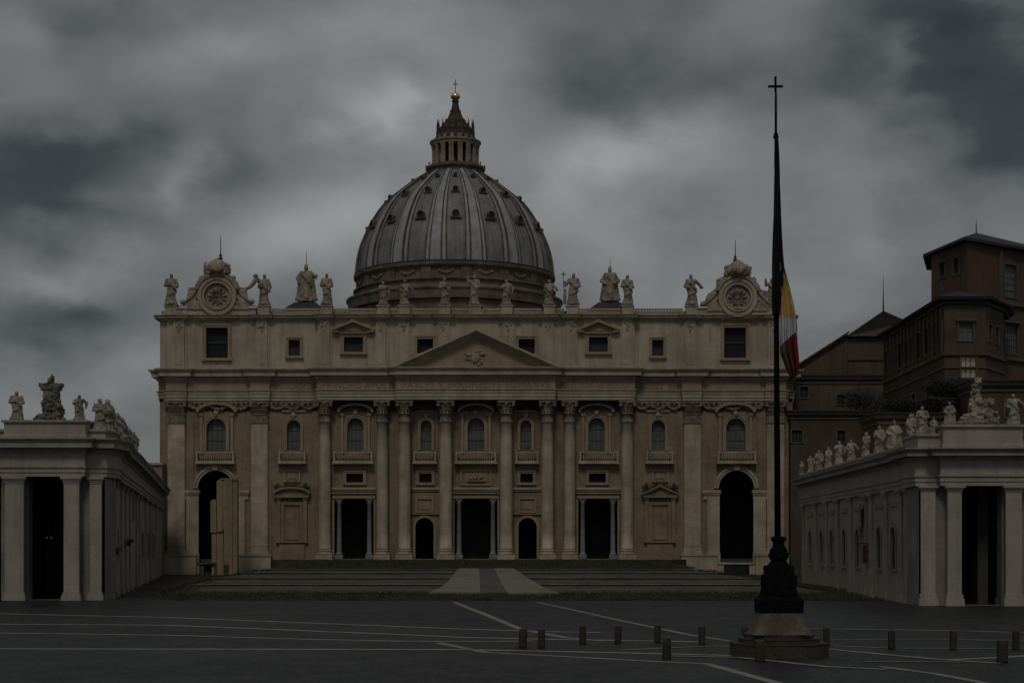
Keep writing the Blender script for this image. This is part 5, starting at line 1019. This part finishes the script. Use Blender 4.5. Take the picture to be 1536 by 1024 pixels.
# palace with the receding window range and the corner bay
PB = thing('palace', 'brown palace with a long receding range of windows and a polygonal corner bay', 'building', (66, 240, 0))
YB = 238.; A1 = (fx(1417, YB), YB); A0_ = (fx(1325, 280), 280.); B1 = (fx(1478, YB), YB); B2 = (fx(1506, 246), 246.)
ztA = fz(457, YB)
hp = lambda px: (lambda k, d: (k * A0_[1] - A0_[0]) / (d.x - k * d.y))((px - 768) / FPX, (Vector(A1) - Vector(A0_)).normalized())
ws = []
for (a, b_) in ((1328, 1333), (1340, 1344.5), (1348, 1353), (1357, 1362), (1366, 1371), (1376, 1381.5), (1387, 1392.5), (1398, 1404)):
    u0, u1 = hp(a), hp(b_); Yc = A0_[1] + (A1[1] - A0_[1]) * ((u0 + u1) / 2) / math.dist(A0_, A1); ws.append((u0, u1, 34.9, 38.9)); 
for (a, b_) in ((1330, 1334), (1349, 1353), (1368, 1373), (1390, 1395)): ws.append((hp(a), hp(b_), 25.5, 29.5))
frP, LP = facade(PB, A0_, A1, 0, ztA, ws, 'brown_plaster', fw=.3, pmt='dark_pane')
sf = lambda px: fx(px, YB) - A1[0]
facade(PB, A1, B1, 0, ztA, [(sf(1438), sf(1459), fz(510, YB), fz(484, YB), 'curtain', 1), (sf(1442), sf(1464), fz(566, YB), fz(536, YB), 'lit_pane')], 'brown_plaster')
frb, Lb = facade(PB, B1, B2, 0, ztA, [(Lb_ * 0 + a, a + 1.6, fz(512, 241), fz(488, 241)) for Lb_, a in ((0, 1.4), (0, 5.0))], 'brown_plaster')
pth = [A0_, A1, B1, B2, (B2[0] + 3, B2[1] + 8)]
q = MB(); q.mold(pth, [(-.5, ztA + .003), (.3, ztA + .003), (.4, ztA + .4), (1.1, ztA + .7), (1.2, ztA + 1.0), (-.5, ztA + 1.1)]); part(q, 'eaves', 'roof_dark', PB)
q = MB(); q.add([(A0_[0] - 1, A0_[1], ztA + 1.12), (A1[0] - 1.1, A1[1] - 1, ztA + 1.12), (B1[0] + .6, B1[1] - 1.1, ztA + 1.12), (B2[0] + 1, B2[1], ztA + 1.12), (B2[0] + 3, B2[1] + 20, ztA + 1.12), (A0_[0] + 14, A0_[1], ztA + 1.12), (B1[0] - 2.5, YB + 6, ztA + 3.0), (A0_[0] + 7, A0_[1], ztA + 3.2)], [(0, 1, 6, 7), (1, 2, 6), (2, 3, 6), (3, 4, 6), (4, 5, 7, 6)], world=True); part(q, 'roof', 'roof_dark', PB)
for (z_, h, o) in ((33.2, .7, .35), (31.4, .4, .2)): q = MB(); q.mold(pth[:4], [(-.1, z_), (.02, z_), (o, z_ + h * .4), (o, z_ + h), (-.1, z_ + h + .02)]); part(q, 'string_course', 'ochre_plaster', PB)
for k in range(16): 
    u = LP * (k + .5) / 16; q = MB(frP); q.box(u - .2, u + .2, .01, .22, 33.95, ztA - .01); part(q, 'wall_strip', 'ochre_plaster', PB)
# hip-roofed house behind
HH = thing('hip_roofed_house', 'dark house with a pointed hip roof and tall thin mast, behind the right wing', 'building', (fx(1325, 330), 330, 0)); Yh = 330.
hx = lambda p: fx(p, Yh); hz = lambda p: fz(p, Yh)
q = MB(); q.slab([(hx(1272), Yh), (hx(1372), Yh), (hx(1372), Yh + 25), (hx(1272), Yh + 25)], 0, hz(505)); q.slab([(hx(1270), Yh - .3), (hx(1372), Yh - .3), (hx(1372), Yh - .003), (hx(1270), Yh - .003)], hz(540), hz(536)); part(q, 'wall', 'brown_plaster', HH)
q = MB(); z_ = hz(505); q.add([(hx(1270), Yh - 1, z_), (hx(1376), Yh - 1, z_), (hx(1376), Yh + 26, z_), (hx(1270), Yh + 26, z_), (fx(1325, Yh + 5), Yh + 5, fz(466, Yh + 5)), (fx(1362, Yh + 12), Yh + 12, fz(482, Yh + 12))], [(0, 1, 5, 4), (1, 2, 5), (2, 3, 4, 5), (3, 0, 4), (0, 1, 2, 3)], world=True); part(q, 'hip_roof', 'roof_tile', HH)
q = MB((0, Yh, 1, 0)); q.prism([(hx(1190), hz(552)), (hx(1271), hz(500)), (hx(1271), hz(600)), (hx(1190), hz(600))], .3, -20); part(q, 'lean_to_wing', 'brown_plaster', HH)
q = MB((0, Yh, 1, 0)); q.prism([(hx(1188), hz(554)), (hx(1272), hz(500.5)), (hx(1272), hz(497.5)), (hx(1188), hz(551))], 1.2, -21); part(q, 'lean_to_roof', 'roof_tile', HH)
q = MB(); q.tube([(fx(1325, Yh + 5), Yh + 5, fz(468, Yh + 5)), (fx(1325, Yh + 5), Yh + 5, fz(440, Yh + 5)), (fx(1325, Yh + 5), Yh + 5, fz(414, Yh + 5))], [.18, .09, .04], 6); part(q, 'mast', 'roof_dark', HH)
# lower annex blocks
AX = thing('annex', 'low stained stone annex with two cornices between the basilica and the right wing', 'building', (fx(1250, 300), 300, 0))
def blk(parent, p0, p1, Y, ptop, dep, mt, wins=(), cn=True):
    x0, x1 = fx(p0, Y), fx(p1, Y); w = [(fx(a, Y) - x0, fx(b_, Y) - x0, fz(bt, Y), fz(tt, Y)) for a, b_, tt, bt in wins]
    facade(parent, (x0, Y), (x1, Y), 0, fz(ptop, Y), w, mt); q = MB(); zt_ = fz(ptop, Y); q.slab([(x0, Y + .5), (x1, Y + .5), (x1, Y + dep), (x0, Y + dep)], 0, zt_ - .02); q.slab([(x0, Y), (x0 + .3, Y + .02), (x0 + .3, Y + .6), (x0, Y + .6)], 0, zt_ - .03); part(q, 'block', mt, parent)
    q = MB(); q.mold([(x0, Y + dep), (x0, Y), (x1, Y), (x1, Y + dep)], [(-.8, zt_ - 1.5), (.02, zt_ - 1.5), (.2, zt_ - 1.3), (.2, zt_ - .9), (.6, zt_ - .5), (.8, zt_), (-.8, zt_ + .05)]); part(q, 'cornice', 'ochre_plaster', parent); q = MB(); q.slab([(x0 - .9, Y - .9), (x1 + .9, Y - .9), (x1 + .9, Y + dep), (x0 - .9, Y + dep)], zt_ + .06, zt_ + .3); part(q, 'roof', 'roof_dark', parent)
blk(AX, 1186, 1330, 302, 565, 18, 'ochre_plaster', [(1200, 1212, 580, 596), (1256, 1266, 592, 606)])
blk(AX, 1186, 1300, 292, 618, 9, 'brown_plaster', [(1182 + 5, 1203, 645, 663), (1256, 1268, 645, 663)])
BX = thing('garden_block', 'low dark block with shrubs along its roof, under the corner bay', 'building', (fx(1330, 240), 232, 0))
blk(BX, 1318, 1412, 226, 622, 10, 'brown_plaster'); blk(BX, 1462, 1560, 222, 573, 10, 'red_plaster', [(1508, 1520, 600, 625)]); blk(BX, 1400, 1470, 230, 600, 6, 'brown_plaster')
# shrubs
def shrub(name, cx, cy, z0_, rx, ry, rz_, n, label, seed):
    t = thing(name, label, 'shrub', (cx, cy, z0_), 'dark shrubs on the roof terraces at the right'); rr = random.Random(seed); q = MB(); tk = MB()
    for k in range(5): a = rr.uniform(0, 6.28); tk.tube([(cx + rr.uniform(-.5, .5) * rx, cy, z0_), (cx + math.cos(a) * rx * .6, cy + math.sin(a) * ry * .5, z0_ + rz_ * 1.1)], [.09, .03], 5)
    part(tk, 'stem', 'bark', t)
    cl = [(rr.uniform(-.8, .8) * rx, rr.uniform(-.7, .7) * ry, rr.uniform(.3, 1) * rz_) for _ in range(9)]
    for k in range(n):
        c_ = rr.choice(cl); v = Vector((rr.gauss(0, 1), rr.gauss(0, 1), rr.gauss(0, 1))).normalized() * rr.uniform(.3, 1) ** .5 * rz_ * .62
        p = Vector((cx + c_[0] + v.x * 1.3, cy + c_[1] + v.y, z0_ + max(.05, c_[2] + v.z))); s_ = rr.uniform(.12, .26); a = Vector((rr.gauss(0, 1), rr.gauss(0, 1), rr.gauss(0, 1))).normalized(); b_ = a.orthogonal().normalized()
        q.add([tuple(p - a * s_), tuple(p + b_ * s_ * .5), tuple(p + a * s_), tuple(p - b_ * s_ * .5)], [(0, 1, 2, 3)], world=True)
    part(q, 'foliage', 'leaf', t)
shrub('shrub', fx(1310, 292), 294, fz(617, 292), 5.2, 1.6, 3.0, 2600, 'wide dark shrub on the annex roof, leftmost of the roof shrubs', 1)
shrub('shrub', fx(1352, 226), 229, fz(620, 226), 3.0, 1.5, 1.8, 1600, 'low dark shrub below the window range, between two wider shrubs', 2)
shrub('shrub', fx(1392, 226), 229, fz(618, 226), 2.2, 1.5, 1.6, 1300, 'small dark shrub behind the corner statue of the right wing', 3)
shrub('shrub', fx(1432, 230), 232, fz(598, 230), 3.4, 1.5, 2.2, 2200, 'dense dark shrub under the pale lit window of the corner bay', 4)

# ------------------------------------------------------------------ flagpole, black drape, flag
YF = 73.6; XF = fx(1168, YF); zf = lambda p: fz(p, YF); wf = lambda p: p * YF / FPX
FP = thing('flagpole', 'tall black flagpole with a cross on top and a stepped stone base', 'flagpole', (XF, YF + .0, 0))
q = MB()
for (r, p0, p1) in ((72.5, 983, 966.5), (60, 966.5, 959.5), (52, 959.5, 953)):
    z0_ = zf(p0) if p0 < 980 else 0; oc = [(XF + wf(r) * 1.04 * math.cos(R(22.5 + 45 * k)), YF + wf(r) * 1.04 * math.sin(R(22.5 + 45 * k))) for k in range(8)]; z1_ = max(z0_ + .12, zf(p1) + .12)
    q.slab(oc, z0_ + (.003 if z0_ else 0), z1_ - .05); q.slab([(XF + (x - XF) * 1.015, YF + (y - YF) * 1.015) for x, y in oc], z1_ - .048, z1_)
part(q, 'steps', 'step_stone', FP)
def sq(mb, prof):       # square-plan tapered shape
    vs = []
    for (h, z_) in prof: c = h * .12; vs += [(XF - h + c, YF - h, z_), (XF + h - c, YF - h, z_), (XF + h, YF - h + c, z_), (XF + h, YF + h - c, z_), (XF + h - c, YF + h, z_), (XF - h + c, YF + h, z_), (XF - h, YF + h - c, z_), (XF - h, YF - h + c, z_)]
    n = len(prof); mb.add(vs, [(j * 8 + i, j * 8 + (i + 1) % 8, j * 8 + 8 + (i + 1) % 8, j * 8 + 8 + i) for j in range(n - 1) for i in range(8)] + [tuple(range(8)), tuple((n - 1) * 8 + i for i in range(8))], world=True)
q = MB(); sq(q, [(wf(44), zf(953) + .1), (wf(44), zf(950)), (wf(41), zf(947)), (wf(36.5), zf(938)), (wf(33.5), zf(929)), (wf(32), zf(922)), (wf(31.5), zf(917.5))]); part(q, 'plinth', 'plinth_stone', FP)
q = MB(); sq(q, [(wf(32.2), zf(917.5) + .003), (wf(32.5), zf(902)), (wf(33), zf(899)), (wf(31), zf(897)), (wf(28), zf(893))]); part(q, 'base_block', 'iron', FP)
q = MB(); q.lathe(XF, YF, [(wf(r), zf(p)) for r, p in ((29, 895), (28, 888), (25.5, 878), (24, 868), (23.5, 858), (20, 851), (15, 845), (12, 841), (12, 839), (14, 838), (14.5, 834), (12, 831), (13.5, 828), (13, 824), (9.5, 820), (8.5, 814), (9, 812), (11.5, 810), (12, 806.5), (10, 804.5), (5, 803.5))], 28,
                wob=lambda a, z_: 1 + .06 * math.sin(a * 8) + .05 * noise.noise(Vector((math.cos(a) * 3, math.sin(a) * 3, z_ * 3))))
for k in range(8):
    a = R(45 * k + 22.5)
    q.ball((XF + wf(23) * math.cos(a), YF + wf(23) * math.sin(a), zf(873)), (.15, .15, .4), 10, 8, wob=.5, seed=k); q.ball((XF + wf(21) * math.cos(a), YF + wf(21) * math.sin(a), zf(852)), (.09, .09, .14), 8, 6, wob=.5, seed=k + 3); q.ball((XF + wf(13) * math.cos(a), YF + wf(13) * math.sin(a), zf(832)), (.1, .1, .13), 8, 6, wob=.5, seed=k)
part(q, 'cast_base', 'iron', FP)
XPc = fx(1164.5, YF)
q = MB(); q.tube([(XF - wf(1.5), YF, zf(804)), (fx(1165.5, YF), YF, zf(640)), (fx(1164.5, YF), YF, zf(470)), (fx(1163.8, YF), YF, zf(207))], [wf(4.9), wf(4.5), wf(3.8), wf(2.2)], 16); part(q, 'pole', 'iron', FP)
q = MB(); x = fx(1163.8, YF); q.lathe(x, YF, [(wf(2.2), zf(209)), (wf(4.2), zf(207)), (wf(4.2), zf(205)), (wf(3), zf(203)), (wf(3.8), zf(201)), (wf(2), zf(199)), (wf(1.7), zf(150)), (wf(1.3), zf(135))], 12); part(q, 'collar', 'iron', FP)
q = MB((0, YF, 1, 0)); x = fx(1163.2, YF); q.box(x - wf(1.5), x + wf(1.5), -.05, .05, zf(138), zf(115)); q.box(x - wf(11), x + wf(11), -.049, .049, zf(131.5), zf(128.4)); part(q, 'cross', 'iron', FP)
def cloth(name, left, right, mt, ncol=26, nrow=60, amp=.1, folds=3.2, thick=.02, y0=0, matf=None, loc=None):
    # left / right outlines: (px, py) polylines from top to bottom; a pleated sheet hangs between them
    def at(pl, t):
        d = [0]
        for a, b_ in zip(pl, pl[1:]): d.append(d[-1] + math.dist(a, b_))
        s_ = t * d[-1]
        for i in range(len(pl) - 1):
            if s_ <= d[i + 1] + 1e-9: k = (s_ - d[i]) / max(1e-9, d[i + 1] - d[i]); return tuple(pl[i][j] + (pl[i + 1][j] - pl[i][j]) * k for j in (0, 1))
        return pl[-1]
    m_ = MB(); vs = []
    for r in range(nrow + 1):
        t = r / nrow; a, b_ = at(left, t), at(right, t)
        for c_ in range(ncol + 1):
            s_ = c_ / ncol; px, py = a[0] + (b_[0] - a[0]) * s_, a[1] + (b_[1] - a[1]) * s_
            y = YF - y0 + amp * (.3 + t) * math.sin(s_ * folds * 6.28 + t * 2.2) + .04 * math.sin(s_ * 21 + t * 9); vs.append((fx(px, YF), y, zf(py)))
    k = ncol + 1; m_.smooth = True
    for r in range(nrow):
        for c_ in range(ncol):
            m_.mi = matf(c_ / ncol, r / nrow) if matf else 0; i = r * k + c_; m_.f.append((i, i + 1, i + k + 1, i + k)); m_.m.append(m_.mi); m_.sm.append(True)
    m_.v = vs; o = part(m_, name, mt, loc=loc); sd = o.modifiers.new('thickness', 'SOLIDIFY'); sd.thickness = thick; return o
o = cloth('mourning_drape', [(1161.3, 207), (1160.5, 260), (1159, 330), (1157.3, 400), (1156.5, 455), (1157.5, 474)], [(1166.5, 207), (1168.5, 270), (1171, 330), (1174, 380), (1176, 402), (1167.5, 474)], ['black_cloth'], y0=.22, folds=3, amp=.05, loc=(XPc, YF, zf(210)))
tag(o, 'long narrow black mourning cloth hung down the upper flagpole', 'cloth')
mat('flag_yellow', (.45, .29, .085), rough=.9, var=.12, vscale=2.5); mat('flag_white', (.44, .45, .48), rough=.9, var=.1, vscale=2.5); mat('flag_red', (.17, .014, .025), rough=.9, var=.2, vscale=2.5); mat('flag_hem', (.24, .24, .235), rough=.9, var=.1); mat('flag_brown', (.1, .062, .045), rough=.9, var=.2)
def fm(s_, t):
    # hem on the fly side, then yellow over white over red with slanting seams
    if s_ > .86 and t < .64: return 3
    if t < .44 + .06 * s_: return 0
    if t < .71 - .12 * s_: return 1
    if t > .66 and s_ < .42 + .25 * (t - .66): return 4
    return 2
o = cloth('flag', [(1167.5, 394), (1168, 440), (1168.3, 470), (1168.5, 505), (1171, 530), (1179, 552), (1186, 566)], [(1176.5, 400), (1183, 425), (1190, 455), (1196.5, 487), (1196, 510), (1198.5, 545), (1196, 562)], ['flag_yellow', 'flag_white', 'flag_red', 'flag_hem', 'flag_brown'], y0=.1, folds=3.1, amp=.15, ncol=50, nrow=110, matf=fm, loc=(XF, YF, zf(394)))
tag(o, 'limp yellow, white and red flag hanging at half mast from the pole', 'flag')

# ------------------------------------------------------------------ bollards
proto = None
BO = [(784, 971, 'leaning dark bollard, leftmost of the row'), (812, 971.5, 'second bollard from the left, close beside the leftmost one'), (874, 965.5, 'third bollard from the left, standing alone'), (927, 964.5, 'fourth bollard from the left, with split worn wood'),
      (986, 963.5, 'bollard just behind and left of the nearest middle one'), (1000, 987, 'nearest middle bollard, in front of the main row'), (1053, 965.5, 'dark bollard midway between the front middle one and the flagpole'),
      (1117, 964, 'bollard partly hidden behind the left side of the flagpole steps'), (1140, 992, 'dim bollard directly in front of the flagpole steps'), (1240, 968.5, 'bollard just right of the flagpole steps'),
      (1337, 972.5, 'bollard standing alone right of the flagpole, second one right of it'), (1430, 974, 'third bollard to the right of the flagpole'), (1504, 993, 'wide near bollard close to the right edge'), (1524, 973.5, 'bollard at the far right edge, behind the wide near one')]
for i, (px, py, lab) in enumerate(BO):
    Y = gy(py); x = fx(px, Y)
    if proto is None:
        proto = thing('bollard', lab, 'bollard', (x, Y, 0), 'short wooden bollards across the square')
        q = MB(); q.lathe(x, Y, [(.185, -.05), (.18, .1), (.172, .5), (.178, .84), (.17, .87)], 14, wob=lambda a, z_: 1 + .05 * math.sin(a * 3) + .04 * math.sin(a * 7 + z_ * 3)); part(q, 'post', 'bollard_wood', proto)
        q = MB(); q.lathe(x, Y, [(.172, .872), (.182, .885), (.178, .92), (.13, .955), (.0, .965)], 14); part(q, 'cap', 'bollard_cap', proto)
        o = proto
    else: o = copy_tree(proto); o.location = (x, Y, 0); o['label'] = lab
    o.rotation_euler = (0, R(2.5) if i in (0, 3) else R(random.uniform(-.8, .8)), random.uniform(0, 6)); s_ = {0: 1.15, 5: 1.1, 12: 1.35, 8: 1.2}.get(i, 1.0); o.scale = (s_, s_, {12: 1.05, 7: .9}.get(i, 1.0))

# ------------------------------------------------------------------ the tan stone blocks by the left arch
YS = 280.; t = thing('stone_slab_stack', 'tan upright stone slabs of two heights standing in front of the left arch', 'monument', (fx(336, YS), YS, 0)); sx_ = lambda p: fx(p, YS); sz_ = lambda p: fz(p, YS); FS = (0, YS, 1, 0)
q = MB(FS); q.prism([(sx_(325), sz_(862)), (sx_(325), sz_(722)), (sx_(327.5), sz_(719)), (sx_(336), sz_(718)), (sx_(336), sz_(790)), (sx_(334.5), sz_(796)), (sx_(336), sz_(862))], -1.6, .0); q.box(sx_(336.2), sx_(348.5), -1.6, .15, 0, sz_(719)); q.box(sx_(348.7), sx_(355.5), -1.6, -.1, 0, sz_(720)); q.box(sx_(331), sx_(355.8), -1.5, .2, sz_(719) + .003, sz_(717)); part(q, 'tall_slab', 'tan_stone', t)
q = MB(FS); q.prism([(sx_(316), sz_(798)), (sx_(316), sz_(751)), (sx_(319), sz_(748.5)), (sx_(324.8), sz_(749)), (sx_(324.8), sz_(798))], -1.2, .35); q.box(sx_(317.5), sx_(324.5), -1.2, .1, sz_(862), sz_(798) - .003); q.box(sx_(326), sx_(333.5), .003, .3, sz_(797), sz_(760)); part(q, 'short_slab', 'tan_stone', t)
q = MB(FS); q.box(sx_(296.5), sx_(325), -1.4, .5, sz_(846), sz_(843)); q.box(sx_(301), sx_(306), -.2, .25, 0, sz_(846) - .003); q.box(sx_(322), sx_(325.5), .0, .35, 0, sz_(846) - .003); part(q, 'low_shelf', 'dark_stone', t)
q = MB(FS); q.box(sx_(298), sx_(324), -.9, -.6, 0, sz_(846.2)); part(q, 'dark_recess', 'interior', t); q = MB(FS); q.box(sx_(336), sx_(343), .2, .5, 0, sz_(846)); part(q, 'dark_recess', 'interior', t)
